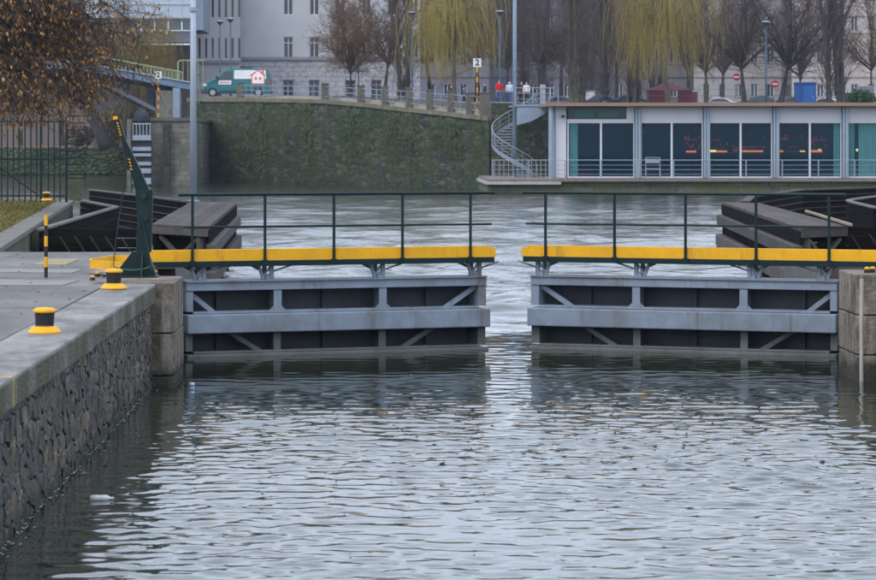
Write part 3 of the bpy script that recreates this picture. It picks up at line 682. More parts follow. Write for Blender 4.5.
# fence
FD = 109.0
fz0, fz1 = 1.60, ZW(117, FD)
fence = thing('steel_fence', 'tall dark green steel bar fence across the grass bank', 'fence', (-13, FD, 1.6))
xs_ = [-16 + 5.85*k for k in range(14)]
for px in xs_:
    if abs(px-41) < 3: continue
    x = XW(px, FD); obj('bar', MB().tube([(x,FD,fz0+.05),(x,FD,fz1-.05)], .026, 6), M_green, fence)
for py in (121.5, 159, 195.8): obj('rail', MB().beam((XW(-60,FD),FD,ZW(py,FD)),(XW(66,FD),FD,ZW(py,FD)),.05,.05), M_green, fence)
for px in (41, 66.5): obj('post', MB().tube([(XW(px,FD),FD,1.3),(XW(px,FD),FD,fz1)], .05, 8), M_green, fence)
for k in range(10):
    z_ = ZW(116 + 6.9*k, FD); obj('guard_bar', MB().tube([(XW(66.5,FD),FD,z_),(XW(86,FD),FD,z_)], .026, 6), M_green, fence)
obj('brace', MB().beam(W(0,168,FD+.4), W(41,197,FD+.4), .05, .05), M_green, fence)
bollard(W(46.5,200.4,107.5)-Vector((0,0,.0)), 1.0, 'far yellow and black bollard on the bank coping at the fence')
p = W(76,199.5,113.3); p.z = 1.63
tag(obj('stone_block', MB().lathe([(.30,0),(.31,.3),(.29,.7),(.31,.74),(.31,.86),(.1,.93)], p, 4).v and MB().box(p.x-.25,p.x+.22,p.y-.25,p.y+.25,1.62,2.62).box(p.x-.3,p.x+.27,p.y-.3,p.y+.3,2.623,2.72), M_mosswall, bevel=.03), 'mossy square stone post beside the end of the fence', 'stone post')

# tall pale pole at the jetty end
p = G(193.3, 201.5, 1.62)
t = thing('steel_pole', 'tall pale grey pole rising from the jetty end', 'pole', p)
obj('shaft', MB().tube([p, p+Vector((0,0,9.5))], [.125,.10], 14), mat('pale_pole', (.36,.42,.50), .5, .08, 2), t, smooth=True)
obj('collar', MB().lathe([(.16,7.05),(.16,7.2)], p, 14), M_steel, t); obj('foot_plate', MB().lathe([(.24,0),(.24,.04),(.14,.06)], p, 14), M_steel, t)

# ------------------------------------------------------------------ far embankment, street level, banks
WL, WR = Vector((-18.3,285)), Vector((8.75,241))
def wall_d(px):                   # distance of the embankment face along a sight line
    k = (px-VX)/F; d = WR-WL
    t = (k*WL.y - WL.x)/(d.x - k*d.y); return WL + d*t
def gz(x): return 8.02 if x < -7 else (6.9 if x > 9 else 8.02 + (x+7)/16*(6.9-8.02))
M_far = masonry('embankment_stone', (.125,.118,.088), (.028,.036,.040), (.024,.030,.027), .34, .3, .025, .8, moss=(.036,.060,.018), moss_amt=.88, rub=True, moss_scale=.9)
M_asph = mat('asphalt', (.17,.16,.145), .9, .2, .6, stain=(.16,.15,.13), stain_amt=.5, stain_scale=.15)
tops = [(188,98),(250,98),(325,99.5),(365,103),(400,107),(440,111),(489,116.5)]
ew = thing('embankment_wall', 'high mossy stone embankment wall below the parked van', 'wall', (0,262,0))
tp = [(wall_d(px), py) for px, py in tops]
tz = [ZW(py, q.y) for q, py in tp]
perp = Vector((44, 27.05)).normalized()
poly = [q for q, _ in tp] + [q+perp*1.6 for q, _ in reversed(tp)]
obj('wall_face', MB().prism(poly, -1.5, [z-.35 for z in tz]+[z-.35 for z in reversed(tz)]), M_far, ew)
for k in range(len(tp)-1):
    a, b_ = tp[k][0], tp[k+1][0]
    obj('ledge_stone', MB().prism([a-perp*.15, b_-perp*.15, b_+perp*1.7, a+perp*1.7], [tz[k]-.348, tz[k+1]-.348]*1+[tz[k+1]-.348, tz[k]-.348], [tz[k], tz[k+1], tz[k+1], tz[k]]), mat('ledge_stone', (.17,.16,.12), .85, .3, 2, .3, 10, stain=(.10,.10,.03), stain_amt=.75, stain_scale=.7), ew)
# ivy and moss hanging over it
r_ = random.Random(21); iv = MB()
for i in range(16000):
    px = r_.uniform(196, 489) ; q = wall_d(px)
    zt = np.interp(px, [t_[0] for t_ in tops], tz)
    dens = .5 + .5*math.sin(px*.083+1)*math.sin(px*.21) - .35*math.exp(-((px-225)/30)**2)
    u = r_.random()
    z = (zt-.45)*(1 - u*.95)
    if r_.random() > -.22 + .80*dens*(1 if u < .6 else .6): continue
    s_ = r_.uniform(.04,.12); o_ = -perp*r_.uniform(.03,.45)*(1.2-u)
    x, y = q.x+o_.x, q.y+o_.y; a = r_.uniform(-.6,.6)
    iv.face([(x-s_, y-.03, z), (x+r_.uniform(-.3,.3)*s_, y-.10, z-s_*r_.uniform(1.2,3.2)), (x+s_, y-.02, z+r_.uniform(-.4,.4)*s_), (x, y+.03, z+s_)])
tag(obj('ivy', iv, mat('ivy_leaf', (.038,.060,.020), .7, .7, .8, stain=(.06,.07,.03), stain_amt=.6, stain_scale=.4), fix=False), 'dark green ivy and moss hanging on the embankment wall', 'ivy', kind='stuff')
# street level ground behind the wall
front = [(-16.4,420),(-16.4,289)] + [(q.x+perp.x*1.55, q.y+perp.y*1.55) for q, _ in tp] + [(10.0,241.8),(12.0,240),(70,240),(260,240)]
back = [(260,900),(-16.4,900)]
zs = [gz(p_[0]) for p_ in front] + [6.9, 7.9]
tag(obj('street', MB().prism(front+back, [-1.2]*len(zs), zs), M_asph), kind='structure')
# lamp-high parapet pillars and rails
M_pil = mat('pillar_stone', (.125,.115,.095), .9, .25, 2, .3, 8, stain=(.06,.065,.045), stain_amt=.5, stain_scale=.8)
par = thing('parapet', 'stone pillared parapet with grey tube rails along the embankment', 'parapet', (0,262,6))
pil = [(240,82,98,7),(325,83,100,7.5),(361,85,102.5,7.5),(385,86.5,104.5,7),(409,87.5,107,7),(430,89.5,109.5,7),(451,90.5,112,7),(470,92,114,7.5),(485.5,92,117.5,10)]
for px, y0, y1, w in pil:
    q = wall_d(px); hw = w/2*q.y/F; z0, z1 = ZW(y1,q.y)-.1, ZW(y0,q.y)
    b = obj('pillar', MB().box(q.x-hw, q.x+hw, q.y+.15, q.y+.15+2*hw, z0, z1-.12), M_pil, par, bevel=.03)
    obj('pillar_cap', MB().box(q.x-hw-.05, q.x+hw+.05, q.y+.10, q.y+.2+2*hw, z1-.118, z1), M_pil, b, bevel=.03)
for (a, b_) in zip(pil, pil[1:]):
    qa, qb = wall_d(a[0]), wall_d(b_[0])
    for f_ in (.16, .5, .84):
        za = ZW(a[1]+(a[2]-a[1])*f_*.9+1, qa.y); zb = ZW(b_[1]+(b_[2]-b_[1])*f_*.9+1, qb.y)
        obj('rail', MB().tube([(qa.x,qa.y+.35,za),(qb.x,qb.y+.35,zb)], .035, 6), M_bluegrey, par)
    obj('plinth', MB().prism([(qa.x+.3,qa.y+.3),(qb.x-.3,qb.y+.3),(qb.x-.3,qb.y+.6),(qa.x+.3,qa.y+.6)], [ZW(a[2],qa.y)-.1,ZW(b_[2],qb.y)-.1,ZW(b_[2],qb.y)-.1,ZW(a[2],qa.y)-.1], [ZW(a[2],qa.y)+.28,ZW(b_[2],qb.y)+.28,ZW(b_[2],qb.y)+.28,ZW(a[2],qa.y)+.28]), mat('tan_plinth', (.33,.29,.23), .85, .15, 1), par)
    n_ = max(2, int((qb-qa).length/1.1))
    for k in range(1, n_):
        q = qa.lerp(qb, k/n_); za = ZW(a[1]+(a[2]-a[1])*.144+1, qa.y); zb = ZW(b_[1]+(b_[2]-b_[1])*.144+1, qb.y)
        la = ZW(a[2], qa.y); lb = ZW(b_[2], qb.y)
        obj('baluster', MB().tube([(q.x,q.y+.35,la+(lb-la)*k/n_),(q.x,q.y+.35,za+(zb-za)*k/n_)], .028, 6), M_bluegrey, par)

# low bank across the water under the footbridge
tag(obj('far_bank', MB().prism([(-240,336),(-19.4,336),(-19.4,290),(-16.45,290),(-16.45,900),(-240,900)], -1, 3.2), mat('bank_earth', (.12,.095,.06), .95, .3, .5, stain=(.07,.075,.03), stain_amt=.6, stain_scale=.2)), kind='structure')
bw = thing('ivy_bank_wall', 'low overgrown bank wall across the water under the footbridge', 'wall', (-34,335,0))
obj('wall_face', MB().box(-60,-20,335.0,335.9,-1,2.9), M_far, bw); obj('coping', MB().box(-60,-20,334.9,336.2,2.903,3.25), mat('bank_coping', (.22,.17,.13), .9, .2, 1), bw)
iv = MB()
for i in range(2200):
    x = r_.uniform(-46,-20); z = r_.uniform(.3,2.9); s_ = r_.uniform(.15,.35); y = 334.9-r_.uniform(0,.25)
    iv.face([(x-s_,y,z),(x,y-.1,z-s_),(x+s_,y,z+r_.uniform(-.1,.1)),(x,y-.15,z+s_)])
obj('ivy_cover', iv, mat('ivy_leaf_pale', (.07,.10,.05), .8, .5, .5), bw, fix=False)

# stone pier, sluice and footbridge at the corner
M_ash = masonry('ashlar', (.22,.21,.185), (.13,.128,.115), (.09,.088,.08), 1.1, .45, .02, .4, moss=(.055,.065,.03), moss_amt=.65, moss_scale=.3)
ap = thing('abutment_pier', 'pale stone block pier with dark streaks under the footbridge end', 'pier', (-17.7,256,0))
obj('pier_body', MB().prism([(XW(151,254),254),(XW(190.5,254),254),(-15.9,287),(-20.0,287)], -1, ZW(121,254)), M_ash, ap); obj('pier_cap', MB().prism([(XW(150,254),253.8),(XW(191,254),253.8),(-15.7,287),(-20.2,287)], ZW(121,254)+.003, ZW(117.5,254)), M_pil, ap)
obj('buttress', MB().box(XW(163,253.5), XW(170,253.5), 253.2, 253.99, -1, ZW(124,254)), masonry('dark_pier', (.06,.06,.05), (.045,.045,.04), (.03,.03,.03), .5, .3, .02, .6, rub=True), ap)
sg = thing('sluice_gate', 'pale grey sluice gate of stacked steel beams beside the stone pier', 'sluice gate', (XW(141,252),252,0))
D_ = 252
for y0, y1 in ((135,140.5),(147,151),(153.5,156.5),(162,165.5),(168.5,173.5),(178,184.5),(187,192)):
    obj('gate_beam', MB().box(XW(132,D_),XW(151,D_),D_,D_+.6,ZW(y1,D_),ZW(y0,D_)), mat('sluice_paint', (.28,.32,.38), .6, .15, 1.5), sg, bevel=.03)
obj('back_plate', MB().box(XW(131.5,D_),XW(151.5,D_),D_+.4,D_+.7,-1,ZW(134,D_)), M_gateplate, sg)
for k in range(6):
    x = XW(133+3.4*k,D_); obj('rail_post', MB().tube([(x,D_,ZW(135,D_)),(x,D_,ZW(123.5,D_))], .05, 6), M_steel, sg)
obj('top_rail', MB().tube([W(132.5,124,D_),W(151,124,D_)], .07, 6), M_steel, sg)
obj('guide_post', MB().box(XW(127,D_),XW(131,D_),D_-.2,D_+1,-1,ZW(119,D_)), M_ash, sg)
tag(obj('winch_cover', MB().lathe([(.62,0),(.62,.45),(.5,.75),(.22,.95),(.15,1.1),(.13,1.2)], (XW(140,D_),D_+1.2,ZW(121,D_)), 14), mat('dark_cover', (.025,.03,.045), .7, .2, 3)), 'dark rounded winch cover above the pale sluice gate', 'winch')
obj_d = 262
fb = thing('footbridge', 'grey blue footbridge with slanted strut and pale green railing', 'bridge', (-22,obj_d,7))
A_, B_ = W(60,66,250), W(181,87.5,obj_d)
obj('girder', MB().beam(A_, B_, 3.0, .55), mat('bridge_girder', (.22,.29,.40), .6, .15, 1), fb, bevel=.03)
obj('deck_edge', MB().beam(A_+Vector((0,0,.36)), B_+Vector((0,0,.36)), 3.3, .12), mat('bridge_edge', (.42,.47,.53), .6, .1, 1), fb)
obj('strut', MB().beam(W(94,80,254), W(153,110,258), .9, .34), mat('bridge_strut', (.19,.20,.22), .7, .15, 1), fb)
obj('stub_column', MB().beam(W(124,84,257), W(124,91,257), .9, .8, (0,1,0)).beam(W(151,87,259), W(151,108,259), .7, 1.2, (0,1,0)), mat('bridge_dark', (.07,.085,.11), .7, .15, 1), fb)
obj('abutment', MB().box(XW(157,259), XW(176,259), 257.5, 266, 4, ZW(91,259)), mat('bridge_abut', (.17,.17,.15), .85, .15, 1), fb)
obj('end_post', MB().box(XW(173.5,258), XW(180,258), 257.2, 258.6, 4.5, ZW(88,258)), M_bluegrey, fb)
M_pgreen = mat('pale_green_rail', (.30,.34,.17), .6, .15, 1)
for o_ in (-1.4, 1.4):
    rb = obj('bridge_rail', MB().tube([A_+Vector((0,o_,1.35)), B_+Vector((0,o_,1.35))], .06, 6), M_pgreen, fb)
    for k in range(34):
        q = A_.lerp(B_, k/33.0)+Vector((0,o_,0)); obj('baluster', MB().tube([q+Vector((0,0,.4)), q+Vector((0,0,1.35))], .03, 5), M_pgreen, rb)
gr_ = thing('green_railing', 'pale green tube railing beside the van at the bridge end', 'railing', W(190,85,275))
obj('rail', MB().tube([W(178,84,272), W(178,62,272), W(181,60.5,272), W(205,60.5,276)], .07, 6), M_pgreen, gr_)
for k in range(5): obj('baluster', MB().tube([W(183+5*k,60.5,273), W(183+5*k,90,273)], .035, 5), M_pgreen, gr_)
# ------------------------------------------------------------------ buildings behind the embankment
M_wallgrey = mat('render_grey', (.47,.48,.51), .85, .08, .4, stain=(.39,.40,.43), stain_amt=.5, stain_scale=.15)
M_rust = masonry('rusticated_base', (.42,.42,.45), (.38,.38,.41), (.25,.25,.27), 1.4, .55, .03, .6)
M_wfr = mat('window_white', (.62,.63,.66), .5, .05, 2)
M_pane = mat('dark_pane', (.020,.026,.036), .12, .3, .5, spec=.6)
M_rev = mat('reveal', (.25,.26,.29), .85, .1, 1)
def window(par, x0, x1, y, z0, z1, fr=M_wfr, sill=True, tr=True):
    w = obj('window', MB().box(x0,x1,y-.02,y+.03,z0,z1), M_pane, par)
    t = .09
    m = MB().box(x0,x0+t,y-.08,y-.021,z0,z1).box(x1-t,x1,y-.08,y-.021,z0,z1).box(x0+t,x1-t,y-.08,y-.021,z1-t,z1).box(x0+t,x1-t,y-.08,y-.021,z0,z0+t)
    c_ = (x0+x1)/2; m.box(c_-.05,c_+.05,y-.075,y-.021,z0+t,z1-t)
    if tr: zt = z0+(z1-z0)*.70; m.box(x0+t,c_-.05,y-.075,y-.021,zt,zt+.08).box(c_+.05,x1-t,y-.075,y-.021,zt,zt+.08)
    obj('frame', m, fr, w)
    if sill: obj('sill', MB().box(x0-.12,x1+.12,y-.28,y-.081,z0-.14,z0-.002), M_rev, w)
    return w
D1 = 336.0
ib = thing('office_building', 'large pale grey institutional building with white windows behind the van', 'building', (XW(300,D1),D1,7.6))
x0, x1 = XW(241,D1), XW(420,D1)
wins = []
for px in (283.5,309.5,335.5,361.5,387.5,409):
    for (a, b_) in ((37,57.5),(-7,15),(-51,-29)): wins.append((XW(px,D1), XW(px+9.6,D1), ZW(b_,D1), ZW(a,D1)))
base = [(XW(px,D1), XW(px+10.5,D1), ZW(98,D1), ZW(80,D1)) for px in (283,309,345,371,397)]
def facade(par, x0, x1, y, z0, z1, holes, ma, nm='wall', th=.35):
    # wall with real openings: cut into strips by the hole edges
    xs = sorted({x0, x1} | {h[0] for h in holes} | {h[1] for h in holes}); zs_ = sorted({z0, z1} | {h[2] for h in holes} | {h[3] for h in holes})
    xs = [x for x in xs if x0 <= x <= x1]; zs_ = [z for z in zs_ if z0 <= z <= z1]
    m = MB()
    for i in range(len(xs)-1):
        k = 0
        while k < len(zs_)-1:
            def hole(kk): cx_, cz_ = (xs[i]+xs[i+1])/2, (zs_[kk]+zs_[kk+1])/2; return any(h[0] < cx_ < h[1] and h[2] < cz_ < h[3] for h in holes)
            if hole(k): k += 1; continue
            e = k
            while e+1 < len(zs_)-1 and not hole(e+1): e += 1
            m.box(xs[i], xs[i+1], y, y+th, zs_[k], zs_[e+1]); k = e+1
    return obj(nm, m, ma, par, fix=False)
zc = ZW(60,D1)
facade(ib, x0, x1, D1, zc, 29, wins, M_wallgrey); facade(ib, x0, x1, D1-.12, 6.5, zc, base, M_rust, 'base_wall')
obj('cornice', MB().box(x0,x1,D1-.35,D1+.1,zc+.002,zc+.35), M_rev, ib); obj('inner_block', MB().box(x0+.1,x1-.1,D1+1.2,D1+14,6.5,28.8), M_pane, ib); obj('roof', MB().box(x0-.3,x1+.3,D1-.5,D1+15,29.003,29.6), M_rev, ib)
for w_ in wins: window(ib, w_[0], w_[1], D1+.30, w_[2], w_[3])
for w_ in base: window(ib, w_[0], w_[1], D1+.16, w_[2], w_[3], M_rev, False)
obj('drainpipe', MB().tube([(XW(238.5,D1),D1-.2,7.5),(XW(238.5,D1),D1-.2,29)], .09, 8), mat('pipe', (.05,.055,.07), .6, .1, 2), ib)
# fin-slit wing
D2 = 333.0
fw = thing('slit_wing', 'pale office wing with rows of narrow vertical window slits', 'building', (XW(218,D2),D2,7.6))
sl = []
for k in range(7):
    px = 198.5+6.6*k
    for a, b_ in ((-30,17),(38,58)): sl.append((XW(px,D2), XW(px+2.1,D2), ZW(b_,D2), ZW(a,D2)))
facade(fw, XW(190,D2), XW(240,D2), D2, 6.5, 29, sl, mat('fin_wall', (.48,.48,.50), .85, .05, .4), th=.5)
for w_ in sl: obj('window', MB().box(w_[0],w_[1],D2+.35,D2+.4,w_[2],w_[3]), M_pane, fw)
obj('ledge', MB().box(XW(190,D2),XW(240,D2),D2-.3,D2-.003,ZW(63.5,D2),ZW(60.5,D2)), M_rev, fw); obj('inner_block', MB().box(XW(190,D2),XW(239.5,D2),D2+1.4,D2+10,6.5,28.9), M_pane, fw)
# glazed building
D3 = 318.0
gb = thing('glazed_building', 'cantilevered glass fronted building above the footbridge', 'building', (XW(160,D3),D3,7))
M_glz = mat('sky_glass', (.36,.42,.52), .12, .15, .3, spec=.8); M_glz2 = mat('green_glass', (.13,.20,.24), .12, .25, .4, spec=.7)
M_frm = mat('pale_frame', (.50,.50,.52), .6, .08, 1)
for i in range(8):
    for a, b_ in ((-24,-3.5),(-3,3.6),(4.2,16.5)):
        obj('pane', MB().box(XW(86+13.6*i,D3)+.05,XW(99.6+13.6*i,D3)-.05,D3,D3+.08,ZW(b_,D3),ZW(a,D3)), M_glz, gb)
    obj('lower_pane', MB().box(XW(86+13.6*i,D3)+.04,XW(99.6+13.6*i,D3)-.04,D3+.9,D3+1,ZW(30,D3),ZW(18.5,D3)), M_glz2, gb)
    obj('mullion', MB().box(XW(86+13.6*i,D3)-.045,XW(86+13.6*i,D3)+.045,D3-.1,D3+.1,ZW(17,D3),ZW(-24,D3)), M_frm, gb)
for py in (-3.3,3.9,17.2): obj('transom', MB().box(XW(84,D3),XW(196,D3),D3-.14,D3+.12,ZW(py+.5,D3),ZW(py-.5,D3)), M_frm, gb)
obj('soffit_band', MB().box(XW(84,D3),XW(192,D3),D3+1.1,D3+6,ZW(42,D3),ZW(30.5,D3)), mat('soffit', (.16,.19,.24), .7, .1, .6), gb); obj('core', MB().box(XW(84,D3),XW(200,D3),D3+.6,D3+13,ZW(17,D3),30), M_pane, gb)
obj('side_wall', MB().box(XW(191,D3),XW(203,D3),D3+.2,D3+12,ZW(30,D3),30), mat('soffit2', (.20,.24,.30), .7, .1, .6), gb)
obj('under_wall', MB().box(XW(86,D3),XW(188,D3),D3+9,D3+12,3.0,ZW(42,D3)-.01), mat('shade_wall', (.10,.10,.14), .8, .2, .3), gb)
# far street fronts
def block(label, px0, px1, d, cols, wpx, rows, ma, gz0=6.8, top=32, cat='building'):
    b = thing('apartment_building', label, cat, (XW((px0+px1)/2,d),d,gz0))
    hs = []
    for cx_ in cols:
        for a, b_ in rows: hs.append((XW(cx_,d), XW(cx_+wpx,d), ZW(b_,d), ZW(a,d)))
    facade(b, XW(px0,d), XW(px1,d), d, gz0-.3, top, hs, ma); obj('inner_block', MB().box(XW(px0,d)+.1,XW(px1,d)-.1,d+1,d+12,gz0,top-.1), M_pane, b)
    obj('roof', MB().box(XW(px0,d)-.3,XW(px1,d)+.3,d-.6,d+12.5,top+.003,top+.6), M_rev, b)
    for h in hs: window(b, h[0], h[1], d+.28, h[2], h[3], M_wfr, True, False)
    for py in (76, 32): obj('string_course', MB().box(XW(px0,d),XW(px1,d),d-.2,d-.003,ZW(py+1.2,d),ZW(py-1.2,d)), ma, b)
    return b
rows = [(84,97),(47,63),(16,31),(-15,0)]
block('pale beige street front behind the poplar and blue kiosk', 792, 905, 430, [800,817,834,851,868,885], 7, rows, mat('beige_render', (.43,.38,.36), .85, .06, .3))
block('cream street front behind the forked tree and no entry signs', 694, 796, 445, [703,719,735,751,767], 7, rows, mat('cream_render', (.36,.335,.33), .85, .06, .3))
block('greyish pink street front behind the second willow', 588, 700, 455, [598,616,634,652,670], 7, rows, mat('pink_render', (.17,.16,.19), .85, .06, .3))
block('blue grey street front behind the bare tree and poplars', 486, 592, 450, [496,513,530,547,564], 7, rows, mat('bluegrey_render', (.15,.155,.20), .85, .06, .3))
block('dim grey street front behind the first willow', 404, 489, 440, [412,428,444,460,474], 7, rows, mat('dim_render', (.15,.15,.19), .85, .06, .3))

# ------------------------------------------------------------------ floating restaurant
RD = 220.0
X_ = lambda px: XW(px, RD)
Z_ = lambda py: ZW(py, RD)
rt = thing('restaurant_pavilion', 'long glass fronted riverside restaurant with brown roof edge', 'restaurant', (X_(700),RD,1))
M_fas = mat('fascia_white', (.58,.58,.62), .6, .05, .6); M_col = mat('column_grey', (.27,.34,.42), .5, .1, 1)
M_rglass = glass('restaurant_glass', (.003,.046,.088), .80, .03)
xL, xR = X_(556), X_(930)
obj('roof', MB().box(X_(546),xR+.5,RD-1.0,RD+13,Z_(106.4),Z_(103.6)), mat('roof_edge_timber', (.27,.17,.115), .7, .15, 2, stretch=(.2,1,3)), rt, bevel=.02)
obj('roof_top', MB().box(X_(547),xR+.4,RD-.9,RD+12.9,Z_(103.6)+.002,Z_(102.9)), mat('roof_felt', (.17,.14,.12), .9, .2, 1), rt)
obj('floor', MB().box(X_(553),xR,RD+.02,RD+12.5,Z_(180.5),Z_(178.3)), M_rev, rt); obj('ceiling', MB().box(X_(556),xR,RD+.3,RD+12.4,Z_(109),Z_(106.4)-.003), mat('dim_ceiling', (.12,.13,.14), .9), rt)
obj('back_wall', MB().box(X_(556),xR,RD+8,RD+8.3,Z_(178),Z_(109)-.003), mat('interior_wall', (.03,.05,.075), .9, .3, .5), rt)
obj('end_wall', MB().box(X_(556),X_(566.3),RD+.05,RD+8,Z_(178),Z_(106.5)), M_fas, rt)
cols = [637.5, 706, 775.3, 844.5, 914]
bays = [(567.5,634.5)] + [(cols[i]+3, cols[i+1]-3) for i in range(4)]
for bi, (a, b_) in enumerate(bays):
    if bi == 0:
        obj('fascia', MB().box(X_(567),X_(634.5),RD,RD+.25,Z_(121.6),Z_(119.2)).box(X_(626.5),X_(634.5),RD,RD+.25,Z_(119.2)+.003,Z_(106.6)), M_fas, rt)
        sg_ = obj('sign_panel', MB().box(X_(568),X_(626.3),RD+.05,RD+.2,Z_(119),Z_(107.5)), mat('sign_dark_green', (.006,.035,.045), .25, .2, 1), rt)
        obj('sign_mark', MB().box(X_(574),X_(594),RD+.03,RD+.048,Z_(117.5),Z_(110)).box(X_(599),X_(618),RD+.03,RD+.048,Z_(117),Z_(111)), mat('sign_teal', (.008,.085,.075), .3, .3, 1.5), sg_)
    else:
        obj('fascia', MB().box(X_(a),X_(b_),RD,RD+.25,Z_(121.6),Z_(106.6)), M_fas, rt)
    mid = (a+b_)/2
    fr = MB()
    for p_, w in ((a,1.1),(mid-.9,1.8),(b_-1.1,1.1)): fr.box(X_(p_),X_(p_+w),RD+.02,RD+.20,Z_(177.9),Z_(121.7))
    fr.box(X_(a+1.1),X_(mid-.9),RD+.02,RD+.20,Z_(177.9),Z_(176.4)).box(X_(mid+.9),X_(b_-1.1),RD+.02,RD+.20,Z_(177.9),Z_(176.4))
    fr.box(X_(a+1.1),X_(mid-.9),RD+.02,RD+.20,Z_(123),Z_(121.7)).box(X_(mid+.9),X_(b_-1.1),RD+.02,RD+.20,Z_(123),Z_(121.7))
    obj('window_frame', fr, M_wfr, rt)
    for u, v_ in ((a+1.1,mid-.9),(mid+.9,b_-1.1)): obj('pane', MB().box(X_(u)+.01,X_(v_)-.01,RD+.09,RD+.12,Z_(176.3),Z_(123.1)), M_rglass, rt)
for c_ in cols[:4]:
    obj('column', MB().box(X_(c_-2.4),X_(c_-.3),RD-.35,RD-.02,Z_(178),Z_(106.5)).box(X_(c_+.3),X_(c_+2.4),RD-.35,RD-.02,Z_(178),Z_(106.5)), M_col, rt, bevel=.02)
obj('column', MB().tube([(X_(550.5),RD-.5,Z_(179)),(X_(550.5),RD-.5,Z_(106.5))], .17, 10).tube([(X_(554.5),RD+.6,Z_(179)),(X_(554.5),RD+.6,Z_(106.5))], .13, 10), M_col, rt)
obj('wall_lamp', MB().box(X_(561.5),X_(564.5),RD-.2,RD+.04,Z_(117.5),Z_(115)), M_black, rt)
# curtains inside
M_cur = mat('green_curtain', (.72,.76,.56), .8, .12, 6, stretch=(1,1,.05))
def curtain(p0, p1, n_):
    m = MB(); pts = []
    for k in range(n_*4+1): t_ = k/(n_*4); pts.append((X_(p0)+(X_(p1)-X_(p0))*t_, RD+.26+.05*math.sin(t_*n_*6.283)))
    for q0, q1 in zip(pts, pts[1:]): m.face([(q0[0],q0[1],Z_(177)),(q1[0],q1[1],Z_(177)),(q1[0],q1[1],Z_(123)),(q0[0],q0[1],Z_(123))])
    obj('curtain', m, M_cur, rt, smooth=True, fix=False)
curtain(834,842,4); curtain(848,855,3); curtain(859,884,9); curtain(568.5,578,4)
# bar with glowing strips, tables inside
bar = thing('bar_counter', 'long dark bar counter inside the glass restaurant', 'bar counter', (X_(750),RD+5,1.2))
obj('counter', MB().box(X_(680),X_(836),RD+5,RD+5.7,Z_(178.2),Z_(162)), mat('bar_wood', (.05,.03,.025), .6, .2, 2), bar)
obj('back_shelf', MB().box(X_(680),X_(836),RD+7.2,RD+7.8,Z_(178.2),Z_(132)), mat('bar_shelf', (.02,.02,.028), .6, .2, 2), bar)
M_glow = mat('orange_glow', (.5,.1,.02), .6, .1, 2, emit=(1,.18,.05,1.3)); M_glow2 = mat('amber_glow', (.6,.25,.05), .6, .1, 2, emit=(1,.45,.10,2.2)); M_dimred = mat('dim_red_glow', (.3,.04,.03), .6, .1, 2, emit=(.9,.10,.06,.2))
for a, b_, y0, y1, m_ in ((686,696,150.8,152.4,M_glow),(710,716,150,152,M_glow2),(716.5,727,150.6,152.2,M_glow),(733,738,149,151.5,M_dimred),(740,763,150.4,152,M_glow),(779,783,150.4,152,M_glow),(785,799,151,151.6,M_dimred),(800,805,150.8,151.6,M_glow2),(811,822,150.2,152.2,M_glow),(818,821,149.2,150.1,M_glow2),
                          (687,697,139,140,M_dimred),(711,720,139,140,M_dimred),(736,757,146.5,147.5,M_dimred),(778,789,138,139.5,M_dimred),(788,797,146.5,147.3,M_dimred),(811,826,139.5,140.5,M_dimred)):
    s_ = 1.033
    obj('light_strip', MB().box(XW(a,RD+7.1),XW(b_,RD+7.1),RD+7.0,RD+7.15,ZW(y1,RD+7.1),ZW(y0,RD+7.1)), m_, bar)
rb_ = random.Random(9)
for i in range(46):
    px_, py_ = rb_.choice((rb_.uniform(684,700), rb_.uniform(708,768), rb_.uniform(778,828))), rb_.choice((rb_.gauss(139,1.2), rb_.gauss(147.5,1.5)))
    q_ = W(px_, py_, RD+7.08); obj('glow_bottle', MB().lathe([(.04,0),(.045,.14),(.02,.2),(.018,.27)], q_, 6), rb_.choice((M_dimred, M_dimred, MATS['bar_wood'])), bar)  # added bottles, most glowing by themselves to imitate reddish interior light
lampo = tag(obj('wall_light', MB().lathe([(.05,-.1),(.09,0),(.05,.1)], W(857,150,RD+1.5), 10), M_glow2), 'small glowing wall light between the green curtains', 'lamp')
r_ = random.Random(5)
for i, px in enumerate((588,612,655,668,690,722,750,795,822)):
    lb = ['left of the entrance glass','beside the first mullion','behind the chair frame','in the second bay','before the first glow','in the third bay','under the long glow','in the fourth bay','beside the curtain'][i]
    t = thing('dining_table', 'dark dining table inside the restaurant ' + lb, 'table', (X_(px),RD+2.6,Z_(178.3)), group='tables inside the restaurant')
    x, y, z = X_(px), RD+2.6+r_.uniform(-.4,.8), Z_(178.3)
    obj('table_top', MB().box(x-.5,x+.5,y-.4,y+.4,z+.72,z+.76), M_paletim if i == 0 else mat('table_wood', (.10,.05,.035), .5), t)
    obj('pedestal', MB().tube([(x,y,z),(x,y,z+.72)], .05, 8), M_black, t)
tag(obj('red_sofa', MB().box(X_(580),X_(591),RD+1.4,RD+2.2,Z_(178.2),Z_(172)).box(X_(580),X_(591),RD+2.2,RD+2.45,Z_(178.2),Z_(166.5)), mat('red_fabric', (.30,.03,.06), .8), bevel=.06), 'dull red sofa behind the first restaurant window', 'sofa')
tag(obj('wall_poster', MB().box(X_(646),X_(655),RD+7.7,RD+7.95,Z_(134),Z_(128)), mat('poster', (.14,.16,.26), .7, .3, 2)), 'small bluish picture on the restaurant back wall', 'picture')
